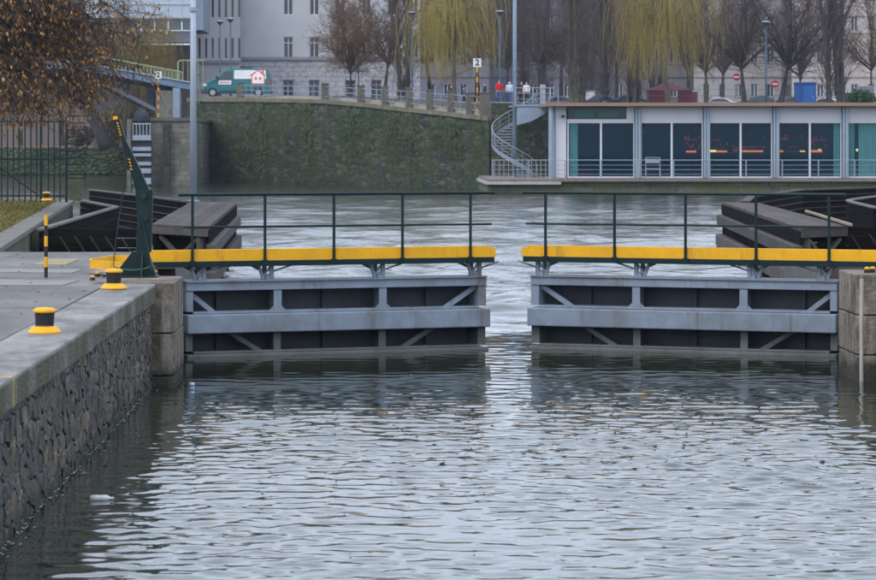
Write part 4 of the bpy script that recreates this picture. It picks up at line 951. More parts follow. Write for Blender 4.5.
# landing deck and base
base_ = thing('landing_stage', 'mossy stone landing stage carrying the restaurant and stair', 'landing stage', (X_(600),RD,0))
obj('stage_body', MB().box(X_(487),xR+.5,RD-.9,RD+19.5,-1.5,Z_(181.5)), masonry('stage_wall', (.15,.15,.12), (.09,.10,.075), (.05,.055,.04), 1.5, .5, .03, .5, moss=(.11,.13,.035), moss_amt=.8, moss_scale=.5), base_)
obj('stage_edge', MB().box(X_(485),X_(560),RD-1.5,RD+19.4,Z_(184.5),Z_(181.5)-.002), mat('pale_edge', (.36,.36,.36), .8, .12, 1), base_, bevel=.03)
obj('walk_slab', MB().box(X_(487),xR+.4,RD-1.4,RD+.0,Z_(181.5)+.003,Z_(178.6)), mat('walk_boards', (.19,.15,.13), .8, .2, 2), base_, bevel=.02)
obj('walk_slab', MB().box(X_(487),X_(553),RD+.01,RD+19,Z_(181.5)+.003,Z_(178.6)), mat('walk_boards', (.2,.17,.15)), base_)
rl = thing('terrace_railing', 'thin steel railing along the restaurant terrace edge', 'railing', (X_(680),RD-1.2,1.1))
for k,(py, w) in enumerate(((160,.035),(165,.018),(169.5,.018),(174,.018))): obj('rail', MB().tube([(X_(491),RD-1.25,Z_(py)),(xR,RD-1.25,Z_(py))], w, 6), M_steel, rl)
for k in range(13):
    px = 492 + 36*k/ (1.0 if k else 1)
    obj('post', MB().tube([(X_(px),RD-1.25,Z_(178.6)),(X_(px),RD-1.25,Z_(160))], .045, 6), M_steel, rl)
for k in range(13): obj('baluster', MB().tube([(X_(494+4.6*k),RD-1.25,Z_(178.6)),(X_(494+4.6*k),RD-1.25,Z_(160))], .022, 6), M_steel, rl)
# chair frame on the terrace
t = thing('metal_chair', 'pale metal framed chair on the terrace before the third pane', 'chair', (X_(652),RD-.7,Z_(178.6)))
m = MB()
for sx in (-.52,.52):
    x = X_(652)+sx; m.tube([(x,RD-.6,Z_(178.6)),(x,RD-.6,Z_(157.5))], .03, 6).tube([(x,RD-.95,Z_(178.6)),(x,RD-.95,Z_(168))], .03, 6).tube([(x,RD-.95,Z_(168)),(x,RD-.6,Z_(168))], .03, 6)
m.tube([(X_(652)-.52,RD-.6,Z_(157.5)),(X_(652)+.52,RD-.6,Z_(157.5))], .03, 6); obj('chair_frame', m, mat('pale_teal_metal', (.25,.36,.36), .5), t)
obj('seat', MB().box(X_(652)-.5,X_(652)+.5,RD-.95,RD-.6,Z_(169),Z_(168.3)), M_steel, t); obj('backrest', MB().box(X_(652)-.5,X_(652)+.5,RD-.61,RD-.58,Z_(163),Z_(159)), M_steel, t)

# spiral stair and mast
SX, SY = X_(517.5)+.2, 229.0
sp = thing('spiral_staircase', 'grey steel spiral staircase between the promenade and the landing stage', 'staircase', (SX,SY,1.1))
zb, zt = Z_(178.6), ZW(104.5,229)
RR = 1.75; nst = 26; a0 = R(-20); sweep = R(-330)
M_st = mat('stair_steel', (.22,.27,.34), .5, .12, 2)
outer = []
for k in range(nst):
    t_ = k/(nst-1); a = a0 + sweep*t_; a2 = a + sweep/(nst-1)*1.05; z = zb + (zt-zb)*t_ - .02
    P1 = lambda r, an, z_: (SX+r*math.cos(an), SY+r*math.sin(an), z_)
    obj('tread', MB().extr([P1(.1,a,z),P1(RR,a,z),P1(RR,a2,z),P1(.1,a2,z)], (0,0,-.06)), M_st, sp)
    outer.append(P1(RR+.02, a, z))
m = MB()
for q0, q1 in zip(outer, outer[1:]): m.extr([Vector(q0)+Vector((0,0,-.2)), Vector(q1)+Vector((0,0,-.2)), Vector(q1)+Vector((0,0,.12)), Vector(q0)+Vector((0,0,.12))], (0,.02,0))
obj('stringer', m, M_st, sp)
hr = obj('handrail', MB().tube([Vector(q)+Vector((0,0,1.05)) for q in outer], .035, 6), M_steel, sp)
for f_ in (.35,.7): obj('mid_rail', MB().tube([Vector(q)+Vector((0,0,1.05*f_)) for q in outer], .016, 5), M_steel, hr)
for q in outer[::2]: obj('baluster', MB().tube([Vector(q), Vector(q)+Vector((0,0,1.05))], .02, 5), M_steel, hr)
pl = obj('platform', MB().box(SX, X_(560), SY-1.2, 240.2, zt-.15, zt), M_st, sp)
obj('platform_bracket', MB().extr([(SX+.1,SY-1.1,zt-.152),(SX+2.6,SY-1.1,zt-.152),(SX+2.2,SY-1.1,zt-.75),(SX+1.2,SY-1.1,zt-1.3),(SX+.1,SY-1.1,zt-1.6)], (0,.05,0)), M_st, pl)
for f_ in (.33,.66,1): obj('platform_rail', MB().tube([(SX,SY-1.15,zt+1.25*f_),(X_(560),SY-1.15,zt+1.25*f_)], .03 if f_ == 1 else .02, 6), M_steel, pl)
for k in range(6): obj('platform_post', MB().tube([(SX+.65*k,SY-1.15,zt),(SX+.65*k,SY-1.15,zt+1.25)], .03, 6), M_steel, pl)
obj('switch_box', MB().box(X_(546),X_(551.5),SY-1.1,SY-.6,zt+.01,zt+1.5), M_steel, sp, bevel=.03)
mast = thing('mast', 'tall slim grey mast standing in the spiral staircase', 'mast', (SX,SY,1))
obj('shaft', MB().tube([(SX,SY,zb),(SX,SY,22)], [.17,.13], 12), M_bluegrey, mast, smooth=True); obj('foot', MB().lathe([(.3,0),(.3,.05),(.2,.1)], (SX,SY,zb), 12), M_bluegrey, mast)
# retaining wall of the promenade behind the stage
tag(obj('promenade_wall', MB().box(8.9,70,239.55,239.95,-1,6.85), M_far), 'dark stone promenade wall behind the spiral staircase', 'wall')
# ------------------------------------------------------------------ trees
def seg_mesh(name, P0, P1, R0, R1, n, ma, parent):
    P0, P1 = np.asarray(P0, float), np.asarray(P1, float); R0, R1 = np.asarray(R0, float), np.asarray(R1, float)
    d = P1-P0; L = np.linalg.norm(d, axis=1, keepdims=True); d = d/np.maximum(L, 1e-6)
    ref = np.where(np.abs(d[:, 2:3]) < .9, np.array([[0, 0, 1.]]), np.array([[1., 0, 0]]))
    a = np.cross(d, ref); a /= np.maximum(np.linalg.norm(a, axis=1, keepdims=True), 1e-6); b = np.cross(d, a)
    N = len(P0); V = np.empty((N, 2*n, 3))
    for k in range(n):
        t = 2*math.pi*k/n; o = a*math.cos(t)+b*math.sin(t)
        V[:, k] = P0+o*R0[:, None]; V[:, n+k] = P1+o*R1[:, None]
    base = np.arange(N)[:, None]*2*n
    Fc = []
    for k in range(n):
        k2 = (k+1) % n; Fc.append(base+np.array([[k, k2, n+k2, n+k]]))
    Fc = np.stack(Fc, 1).reshape(-1, 4)
    V = V.reshape(-1, 3) - np.array(WM[parent].translation)[None]
    me = bpy.data.meshes.new(name); me.vertices.add(len(V)); me.vertices.foreach_set('co', V.ravel())
    me.loops.add(Fc.size); me.loops.foreach_set('vertex_index', Fc.ravel().astype(np.int32))
    me.polygons.add(len(Fc)); me.polygons.foreach_set('loop_start', np.arange(0, Fc.size, 4, dtype=np.int32)); me.polygons.foreach_set('loop_total', np.full(len(Fc), 4, dtype=np.int32))
    me.polygons.foreach_set('use_smooth', [True]*len(Fc))
    me.update(calc_edges=True); me.validate(); me.materials.append(ma)
    o = bpy.data.objects.new(name, me); COL.objects.link(o); o.parent = parent; WM[o] = WM[parent]
    return o
def rot_dir(d, ang, az):
    d = d.normalized(); ref = Vector((0,0,1)) if abs(d.z) < .95 else Vector((1,0,0))
    a = d.cross(ref).normalized(); b = d.cross(a)
    return (d*math.cos(ang) + (a*math.cos(az)+b*math.sin(az))*math.sin(ang)).normalized()
def tree(label,  base, h, kind, seed, bark, twig, lean=(0,0), name='bare_tree', spread=1.0, dens=1.0, group=None, r0=None):
    r = random.Random(seed); base = Vector(base)
    t = thing(name, label, 'tree', base, group=group)
    big, small = [], []
    def limb(p, d, L, rad, lvl, up, wob, nseg, out):
        pts = [p]
        for k in range(nseg):
            d = (d + Vector((r.gauss(0,wob), r.gauss(0,wob), r.gauss(0,wob)*.6+up))).normalized()
            q = p + d*(L/nseg); ra, rb = rad*(1-.75*k/nseg), rad*(1-.75*(k+1)/nseg)
            out.append((p, q, ra, rb)); p = q; pts.append(q)
        return pts, d
    r0 = r0 or h*.018
    TW = .017
    if kind == 'poplar':
        ns = r.choice((5,6,7))
        for s_ in range(ns):
            o_ = Vector((r.uniform(-.5,.5), r.uniform(-.5,.5), 0))*spread
            d = Vector((o_.x*.06+lean[0]+r.gauss(0,.03), r.gauss(0,.03), 1)).normalized()
            pts, _ = limb(base+o_, d, h*r.uniform(.8,1.05), r0*r.uniform(.35,.6), 0, .02, .03, 9, big)
            for k in range(1, len(pts)):
                for c in range(int(5*dens)):
                    q = pts[k-1].lerp(pts[k], r.random()); dd = rot_dir(Vector((0,0,1)), R(r.uniform(14,42)), r.uniform(0,6.28))
                    L = h*.20*r.uniform(.4,1)*(1.15-k/len(pts)*.8)*spread
                    pp, _ = limb(q, dd, L, r0*.11, 1, .06, .07, 4, small)
                    for e in range(int(7*dens)):
                        j = r.randrange(1, len(pp)); qq = pp[j-1].lerp(pp[j], r.random()); d3 = rot_dir(dd, R(r.uniform(12,45)), r.uniform(0,6.28))
                        limb(qq, d3, L*r.uniform(.2,.5), max(TW*1.2, r0*.045), 2, .05, .1, 2, small)
    elif kind == 'willow':
        pts, d = limb(base, Vector((lean[0],lean[1],1)), h*.42, r0, 0, .02, .06, 5, big)
        for c in range(13):
            q = pts[-1].lerp(pts[-2], r.random()*.9); dd = rot_dir(Vector((lean[0],lean[1],1)).normalized(), R(r.uniform(10,50*spread)), c*2.4+r.uniform(-.4,.4))
            pp, _ = limb(q, dd, h*r.uniform(.38,.62)*(.5+.5*spread), r0*.45, 1, -.02, .08, 6, big)
            for k in range(2, len(pp)):
                for e in range(3):
                    q2 = pp[k-1].lerp(pp[k], r.random()); d2 = rot_dir(dd, R(r.uniform(30,85)), r.uniform(0,6.28)); d2.z = abs(d2.z)*.5
                    p3, _ = limb(q2, d2, h*.13*r.uniform(.5,1.2)*spread, r0*.1, 2, -.03, .12, 3, small)
                    for s_ in range(int(6*dens)):
                        q3 = p3[r.randrange(1, len(p3))] + Vector((r.gauss(0,.28),r.gauss(0,.28),r.gauss(0,.15)))
                        Ls = h*(.10+.48*r.random()**1.6); Ls = min(Ls, q3.z-base.z-h*.08)
                        if Ls < .4: continue
                        m_ = 5; p_ = q3; ov = Vector((q3.x-base.x, q3.y-base.y, 0)); ov = ov/max(ov.length,.5); dx, dy = r.gauss(0,.10), r.gauss(0,.10)
                        for u in range(m_):
                            kf = (.85, .4, .15, .02, -.03)[u]; q_ = p_ + Vector((ov.x*kf+dx+r.gauss(0,.06), ov.y*kf+dy+r.gauss(0,.06), -1+(.75 if u == 0 else .2 if u == 1 else 0)))*(Ls/m_); small.append((p_, q_, TW*.9, TW*.6)); p_ = q_
    else:
        pts, d = limb(base, Vector((lean[0],lean[1],1)), h*.30, r0, 0, .0, .05, 4, big)
        nl = 8
        for c in range(nl):
            q = pts[-1].lerp(pts[-2], r.random()*.8); dd = rot_dir(Vector((lean[0]*.5,lean[1]*.5,1)).normalized(), R(r.uniform(12,62) if c else 6), c*2.4+r.uniform(-.4,.4))
            L1 = h*r.uniform(.42,.68)*(1 if c else 1.1)
            pp, _ = limb(q, dd, L1, r0*.5, 1, .03, .12, 6, big)
            for k in range(1, len(pp)):
                for e in range(3):
                    q2 = pp[k-1].lerp(pp[k], r.random()); d2 = rot_dir(dd, R(r.uniform(25,70)), r.uniform(0,6.28))
                    L2 = h*.26*r.uniform(.5,1.1)*spread*(1.1-.6*k/len(pp))
                    p3, _ = limb(q2, d2, L2, r0*.17, 2, .05, .14, 4, small)
                    for s_ in range(int(9*dens)):
                        j = r.randrange(1, len(p3)); q3 = p3[j-1].lerp(p3[j], r.random()); d3 = rot_dir(d2, R(r.uniform(20,65)), r.uniform(0,6.28))
                        L3 = L2*r.uniform(.25,.6)
                        p4, _ = limb(q3, d3, L3, max(TW, r0*.05), 3, .04, .16, 3, small)
                        for u in range(int(4*dens)):
                            j = r.randrange(1, len(p4)); limb(p4[j], rot_dir(d3, R(r.uniform(20,60)), r.uniform(0,6.28)), L3*.5, TW*.8, 4, .03, .15, 1, small)
    for nm, S, n_, ma in (('trunk', big, 7, bark), ('crown', small, 3, twig)):
        seg_mesh(nm, [tuple(s[0]) for s in S], [tuple(s[1]) for s in S], [s[2] for s in S], [s[3] for s in S], n_, ma, t)
    return t, small
M_bark = mat('bark_dark', (.055,.048,.048), .9, .35, 1.5, .4, 6)
M_bark2 = mat('bark_olive', (.085,.075,.05), .9, .35, 1.5, .4, 6)
M_twig = mat('twig_purple', (.095,.070,.064), .9, .25, .3); M_twigb = mat('twig_brown', (.14,.085,.05), .9, .25, .3); M_twigd = mat('twig_dim', (.088,.068,.070), .9, .25, .3)
M_wil = mat('willow_yellow', (.33,.26,.065), .85, .3, .25); M_wilb = mat('willow_ochre', (.19,.135,.035), .85, .3, .25)
def at(px, d): x = XW(px, d); return (x, d, gz(x) if x > -16.4 else 3.2)
tree('small bare tree with russet twigs before the grey building', at(350,300), 11.0, 'round', 1, M_bark, M_twigb, spread=1.35, r0=.2, dens=1.35)
tree('tall dark twiggy tree between the grey building and the first willow', at(383,318), 17, 'round', 2, M_bark, M_twig, dens=1.2)
tree('dark upright tree just behind the first willow', at(404,312), 21, 'poplar', 3, M_bark, M_twig, dens=1.15)
tree('yellow weeping willow behind the number sign', at(455,285), 15.5, 'willow', 4, M_bark2, M_wil, name='willow_tree', lean=(-.06,0), group='weeping willows', spread=.66, dens=.85)
tree('bare tree with spreading limbs beside the spiral staircase mast', at(541,292), 15, 'round', 6, M_bark, M_twig, r0=.3)
tree('bare forking tree above the walking people', at(508,335), 19, 'round', 7, M_bark, M_twigd, r0=.35)
tree('clump of upright poplar stems over the restaurant entrance', at(578,262), 20, 'poplar', 8, M_bark2, M_twig, spread=1.1, dens=1.0)
tree('tall poplar behind the clump of upright stems', at(603,305), 24, 'poplar', 9, M_bark, M_twig, dens=.95)
tree('dark poplar standing against the second willow', at(633,285), 22, 'poplar', 10, M_bark, M_twig, dens=.9)
tree('olive yellow weeping willow above the restaurant roof', at(668,262), 14.0, 'willow', 11, M_bark2, mat('willow_brown', (.30,.235,.065), .85, .3, .25), name='willow_tree', group='weeping willows', dens=.85, spread=.68)
tree('bare tree with long leaning limb beside the no entry sign', at(706,292), 14, 'round', 12, M_bark2, M_twigd, lean=(.10,0), r0=.3, dens=.95)
tree('bare tree forking low beside the street lamp', at(744,272), 14, 'round', 13, M_bark, M_twigd, r0=.3, dens=.95)
tree('bare tree leaning towards the blue kiosk', at(779,276), 15, 'round', 14, M_bark, M_twigd, lean=(.22,0), r0=.34, dens=.95)
tree('huge multi stemmed poplar beside the blue kiosk', at(836,268), 22, 'poplar', 15, M_bark, M_twigd, spread=1.25, dens=1.0, r0=.46)
tree('thin twiggy tree at the edge of the beige front', at(872,300), 16, 'round', 16, M_bark, M_twigb, r0=.2)
tree('distant bare tree behind the first willow trunk', at(432,350), 22, 'round', 17, M_bark, M_twigd)
tree('distant bare tree between the mast and the poplar clump', at(560,345), 22, 'round', 18, M_bark, M_twigd)
tree('distant bare tree filling the gap before the second willow', at(640,350), 23, 'round', 19, M_bark, M_twigd)
tree('distant bare tree before the cream street front', at(722,360), 20, 'round', 20, M_bark, M_twigb, dens=.8)
tree('distant bare tree behind the number sign', at(476,352), 22, 'round', 22, M_bark, M_twigd)
tree('distant bare tree behind the leaning tree', at(800,372), 18, 'round', 21, M_bark, M_twigd, dens=.6)
for i_, (px_, d_, h_, kd_, lb_) in enumerate(((522,372,24,'poplar','faint poplar between the mast and the spreading tree'),(588,365,25,'poplar','faint poplar behind the poplar clump'),(616,372,23,'round','faint round tree between the two tall poplars'),(655,360,22,'poplar','faint poplar seen through the second willow'),(690,368,21,'round','faint round tree at the willow edge'),(545,318,20,'poplar','slender poplar right behind the spreading bare tree'))):
    tree(lb_, at(px_,d_), h_, kd_, 60+i_, M_bark, M_twigd, dens=.85)
tree('ochre weeping tree behind the footbridge', at(122,310), 17, 'willow', 23, M_bark2, M_wilb, name='willow_tree', group='weeping willows')
tree('brown bare tree behind the bridge strut', at(95,345), 14, 'round', 24, M_bark2, M_twigb)
tree('russet bare tree behind the fence posts', at(20,352), 20, 'round', 26, M_bark2, M_twigb)
tree('tall bare tree behind the leaning trunk', at(62,362), 24, 'round', 27, M_bark2, M_twigb)
tree('dim bare tree cut by the picture edge behind the fence', at(-25,358), 23, 'round', 28, M_bark2, M_twigb)
tree('purple grey bare tree under the glass fronted building', at(164,312), 11, 'round', 25, M_bark, M_twig)
# thick leaning trunk on the far bank
t = thing('leaning_tree', 'thick dark tree trunk leaning over the far bank', 'tree', W(106,147,312))
obj('trunk', MB().tube([W(108,148,312), W(102,136,312), W(95,121,312), W(86,100,312), W(70,70,312), W(50,40,312)], [.95,.72,.66,.6,.5,.35], 10), mat('wet_bark', (.06,.055,.058), .9, .3, 1), t, smooth=True)
S = []; r_ = random.Random(31); p0 = W(86,100,312)
for i in range(260):
    a = W(86,100,312).lerp(W(50,40,312), r_.random()); d = Vector((r_.gauss(0,1), r_.gauss(0,1), r_.gauss(.3,.7))).normalized(); p_ = a; L = r_.uniform(2,5)
    for u in range(4):
        q_ = p_ + (d+Vector((r_.gauss(0,.2), r_.gauss(0,.2), r_.gauss(0,.2))))*(L/4); S.append((p_, q_, .05-.01*u, .04-.01*u)); p_ = q_
seg_mesh('crown', [tuple(s[0]) for s in S], [tuple(s[1]) for s in S], [s[2] for s in S], [s[3] for s in S], 3, M_twigb, t)
def shrub(label, c, rx, rz, n_, ma, seed, s0=.12, s1=.3, nm='shrub'):
    r = random.Random(seed); m = MB(); c = Vector(c)
    t = thing(nm, label, 'shrub', c); st_ = MB()
    for k in range(7):
        a = r.uniform(0,6.28); st_.tube([c, c+Vector((math.cos(a)*rx*.6, math.sin(a)*rx*.6, rz*1.2))], [.05,.02], 5)
    for i in range(n_):
        d = Vector((r.gauss(0,1), r.gauss(0,1), r.gauss(0,1))).normalized()*r.random()**.4
        q = c + Vector((d.x*rx, d.y*rx, rz+d.z*rz)); s_ = r.uniform(s0,s1); u = Vector((r.gauss(0,1), r.gauss(0,1), r.gauss(0,1))).normalized(); v = u.cross(Vector((r.gauss(0,1),r.gauss(0,1),1))).normalized()
        m.face([q-u*s_, q-v*s_*.5, q+u*s_, q+v*s_*.5])
    obj('stem', st_, M_bark, t); obj('foliage', m, ma, t, fix=False); return t
shrub('round brown shrub beside the leaning trunk', W(80,147,318), 1.6, 1.2, 900, mat('brown_shrub', (.15,.10,.08), .9, .3, .8), 41)
shrub('ochre undergrowth below the bridge strut', W(118,146,325), 3.0, 2.2, 1500, mat('ochre_shrub', (.17,.12,.04), .9, .4, .6), 42)
shrub('dark undergrowth before the shaded wall', W(146,130,322), 2.4, 2.0, 1200, mat('dim_shrub', (.09,.075,.06), .9, .4, .6), 43)
shrub('small green bush beside the beige front', at(860,285), 1.6, .9, 900, mat('green_shrub', (.05,.09,.03), .9, .4, .8), 44)

block('dim brown house front behind the trees across the water', -90, 128, 400, [-70,-48,-26,-4,18,40,62,84,106], 8, [(84,100),(50,66),(16,32),(-18,-2)], mat('dim_brown', (.16,.13,.12), .9, .1, .3), 3.2, 34)

# brown leaved tree hanging in from the side
lt = thing('brown_leaved_tree', 'tree with withered orange brown leaves hanging over the fence', 'tree', (-14.6,97,1.6))
r_ = random.Random(77); big, S, LV = [], [], []
tb = Vector((-14.9,97,1.6)); p_ = tb
for k in range(7):
    q_ = p_ + Vector((r_.uniform(0,.12), r_.uniform(-.1,.1), 1.6)); big.append((p_, q_, .34-.035*k, .34-.035*(k+1))); p_ = q_
for c in range(74):
    z = r_.uniform(6.2, 12.2); st_ = Vector((-14.6, 97+r_.uniform(-.3,.3), z))
    az = r_.uniform(-1.35, 1.35); d = Vector((math.cos(az), math.sin(az), r_.uniform(-.35,.25))).normalized(); L = r_.uniform(4.5,8.2)*(1.0 if z < 9 else .92); p_ = st_; m_ = 8
    pts = [p_]
    for u in range(m_):
        d = (d + Vector((r_.gauss(0,.07), r_.gauss(0,.07), -.045+r_.gauss(0,.05)))).normalized(); q_ = p_ + d*(L/m_); rad = .07*(1-u/m_)+.012
        if q_.z < 4.9: break
        big.append((p_, q_, rad, rad*.85)); p_ = q_; pts.append(q_)
    for e in range(58):
        if len(pts) < 3: break
        j = r_.randrange(2, len(pts)); q2 = pts[j-1].lerp(pts[j], r_.random()); d2 = rot_dir(d, R(r_.uniform(15,75)), r_.uniform(0,6.28)); d2.z -= .25; L2 = r_.uniform(.5,1.9); p3 = q2
        for u in range(4):
            d2 = (d2 + Vector((r_.gauss(0,.14), r_.gauss(0,.14), -.06))).normalized(); q3 = p3 + d2*(L2/4)
            if q3.z < 4.6-1.4*r_.random()**2: break
            S.append((p3, q3, .013-.0022*u, .011-.0022*u))
            for s_ in range(2):
                if r_.random() < .62:
                    d3 = rot_dir(d2, R(r_.uniform(25,60)), r_.uniform(0,6.28)); q4 = q3 + d3*r_.uniform(.12,.4); S.append((q3, q4, .007, .005))
                    if r_.random() < .50: LV.append(q4)
            if r_.random() < .26: LV.append(q3)
            p3 = q3
seg_mesh('trunk', [tuple(s[0]) for s in big], [tuple(s[1]) for s in big], [s[2] for s in big], [s[3] for s in big], 8, M_bark, lt)
seg_mesh('twigs', [tuple(s[0]) for s in S], [tuple(s[1]) for s in S], [s[2] for s in S], [s[3] for s in S], 3, mat('twig_near', (.075,.06,.05), .9, .3, 1), lt)
def leaf_mat(name, c1, c2, c3):
    m = bpy.data.materials.new(name); m.use_nodes = True; n = m.node_tree.nodes; l = m.node_tree.links; b = n['Principled BSDF']; b.inputs['Roughness'].default_value = .7
    g = n.new('ShaderNodeNewGeometry'); rp = n.new('ShaderNodeValToRGB'); l.new(g.outputs['Random Per Island'], rp.inputs[0])
    e = rp.color_ramp.elements; e[0].color = c1+(1,); e[1].color = c3+(1,); x = e.new(.55); x.color = c2+(1,); l.new(rp.outputs[0], b.inputs['Base Color']); return m
V, Fc = [], []
for q in LV:
    u = Vector((r_.gauss(0,.4), r_.gauss(0,.4), -1)).normalized(); v = u.cross(Vector((r_.gauss(0,1), r_.gauss(0,1), .2))).normalized(); w = u.cross(v); s_ = r_.uniform(.07,.125); b0 = len(V)
    V += [tuple(q), tuple(q+u*s_*.6+v*s_*.42+w*s_*.15), tuple(q+u*s_*1.5), tuple(q+u*s_*.6-v*s_*.42+w*s_*.15)]; Fc += [(b0,b0+1,b0+2), (b0,b0+2,b0+3)]
mm = MB(); mm.v, mm.f = V, Fc
obj('crown', mm, leaf_mat('withered_leaf', (.12,.066,.03), (.30,.15,.05), (.56,.27,.065)), lt, fix=False)
lv = MB()
for i in range(700):
    y = r_.uniform(70,112); xr = Pa.x + (Pb.x-Pa.x)*(y-61.75)/52.25 - .3; x = xr - 5*r_.random(); a = r_.uniform(0,6.28); s_ = r_.uniform(.05,.1); z = 1.70 + r_.uniform(0,.03)
    lv.face([(x-s_*math.cos(a), y-s_*math.sin(a), z), (x+s_*.5*math.sin(a), y-s_*.5*math.cos(a), z+.02), (x+s_*math.cos(a), y+s_*math.sin(a), z), (x-s_*.5*math.sin(a), y+s_*.5*math.cos(a), z+.02)])
tag(obj('fallen_leaves', lv, MATS['wet_leaf'], fix=False), 'fallen brown leaves on the grass below the tree', 'leaves', kind='stuff')
# ------------------------------------------------------------------ street lamps
M_lpole = mat('lamp_pole', (.035,.075,.12), .5, .15, 2)
def street_lamp(px, ytop, d, label):
    x, y, z = at(px, d); zt = ZW(ytop, d)
    t = thing('street_lamp', label, 'street lamp', (x,y,z), group='cup headed street lamps')
    obj('pole', MB().tube([(x,y,z),(x,y,z+1.2),(x,y,zt-.4)], [.12,.085,.06], 10), M_lpole, t, smooth=True)
    obj('lamp_shade', MB().lathe([(.07,-.42),(.12,-.36),(.36,-.10),(.38,-.06)], (x,y,zt), 16), M_lpole, t); obj('lamp_cover', MB().lathe([(.42,-.058),(.43,-.03),(.30,.02),(.05,.06)], (x,y,zt), 16), mat('lamp_glass', (.30,.34,.38), .4), t)
street_lamp(220, 21, 302, 'cup headed street lamp over the van bonnet, shorter of two')
street_lamp(230.5, 18.5, 300, 'cup headed street lamp over the van cab, taller of two')
street_lamp(358.5, 25, 310, 'faint street lamp behind the small russet tree')
street_lamp(412, 12, 284, 'street lamp standing before the first willow')
street_lamp(500, 11, 268, 'street lamp rising behind the person in red')
street_lamp(766, 21.5, 262, 'street lamp before the leaning tree near the blue kiosk')

# ------------------------------------------------------------------ number boards on striped poles
M_red = mat('sign_red', (.32,.02,.025), .5, .1, 3); M_sy = mat('sign_yellow', (.75,.45,.02), .5, .1, 3)
def text_mesh(txt, size, ma, parent, loc, rot=(R(90),0,0), nm='lettering', ext=.004):
    cu = bpy.data.curves.new(nm, 'FONT'); cu.body = txt; cu.size = size; cu.extrude = ext; cu.align_x = 'CENTER'; cu.align_y = 'CENTER'; cu.offset = size*.035
    tmp = bpy.data.objects.new(nm, cu); COL.objects.link(tmp); dg = bpy.context.evaluated_depsgraph_get(); me = bpy.data.meshes.new_from_object(tmp.evaluated_get(dg)); bpy.data.objects.remove(tmp)
    me.materials.clear(); me.materials.append(ma); o = bpy.data.objects.new(nm, me); COL.objects.link(o); o.parent = parent
    o.location = Vector(loc) - WM[parent].translation; o.rotation_euler = rot; WM[o] = WM[parent]; return o
def number_board(px, y0, y1, yb, d, w, label):
    t = thing('number_board', label, 'sign', W(px,yb,d)); x = XW(px,d); n_ = 9
    zb, zt = ZW(yb,d), ZW(y1,d)
    for k in range(n_):
        a = zb+(zt-zb)*k/n_; obj('pole_band', MB().lathe([(.055,0),(.055,(zt-zb)/n_)], (x,d,a), 10), M_red if k % 2 else M_sy, t)
    hw = w/2*d/F
    obj('board', MB().box(x-hw,x+hw,d-.04,d-.0,zt+.002,ZW(y0,d)), mat('board_white', (.72,.73,.74), .5, .04, 3), t, bevel=.01)
    text_mesh('2', (y1-y0)*d/F*1.02, M_black, t, (x, d-.046, (zt+ZW(y0,d))/2))
number_board(477.2, 58.5, 67, 113, wall_d(477).y-.4, 8, 'white number board on red and yellow pole by the parapet')
number_board(158.3, 71.5, 78.5, 117.5, 253.6, 6.5, 'white number board on striped pole before the footbridge')

# ------------------------------------------------------------------ vans and cars
def vehicle_body(prof, half, top_in, z_belt):
    # side outline (x, z) swept across the width, narrowing above the belt line
    m = MB(); n_ = len(prof); secs = (-1, -.93, .93, 1); v = []
    for s_ in secs:
        for x, z in prof:
            w = half if z <= z_belt else half - top_in*(z-z_belt)
            k = .0 if abs(s_) < 1 else 1
            xx, zz = x, z
            if k: cx_ = sum(p[0] for p in prof)/n_; cz_ = sum(p[1] for p in prof)/n_; xx = x+(cx_-x)*.018; zz = z+(cz_-z)*.035
            v.append((xx, s_*w, zz))
    fs = [tuple(reversed(range(n_))), tuple(range(3*n_, 4*n_))]
    for a in range(3):
        for i in range(n_): j = (i+1) % n_; fs.append((a*n_+i, a*n_+j, (a+1)*n_+j, (a+1)*n_+i))
    return m.add(v, fs)
M_tyre = mat('tyre', (.015,.015,.016), .85, .2, 4); M_rim = mat('rim', (.30,.31,.33), .4, .1, 4); M_cglass = mat('car_glass', (.015,.02,.028), .08, .2, 1, spec=.7); M_trimb = mat('bumper_grey', (.035,.045,.06), .6, .15, 3)
def wheel(t, x, y, r_, s_):
    w = obj('wheel', MB().lathe([(r_*.62,-.10),(r_*.95,-.11),(r_,-.07),(r_,.07),(r_*.95,.11),(r_*.62,.10)], (x,y,r_), 22, 'y'), M_tyre, t, local=True, smooth=False)
    obj('rim', MB().lathe([(r_*.15,.10),(r_*.30,.085),(r_*.60,.10),(r_*.63,.112)] if s_ > 0 else [(r_*.15,-.10),(r_*.30,-.085),(r_*.60,-.10),(r_*.63,-.112)], (x,y,r_), 18, 'y'), M_rim, w, local=True)
q = W(237,96.6,288.5); 
van = thing('parked_van', 'teal delivery van with white panel and house drawing on the embankment', 'van', (q.x, q.y, gz(q.x)+.02))
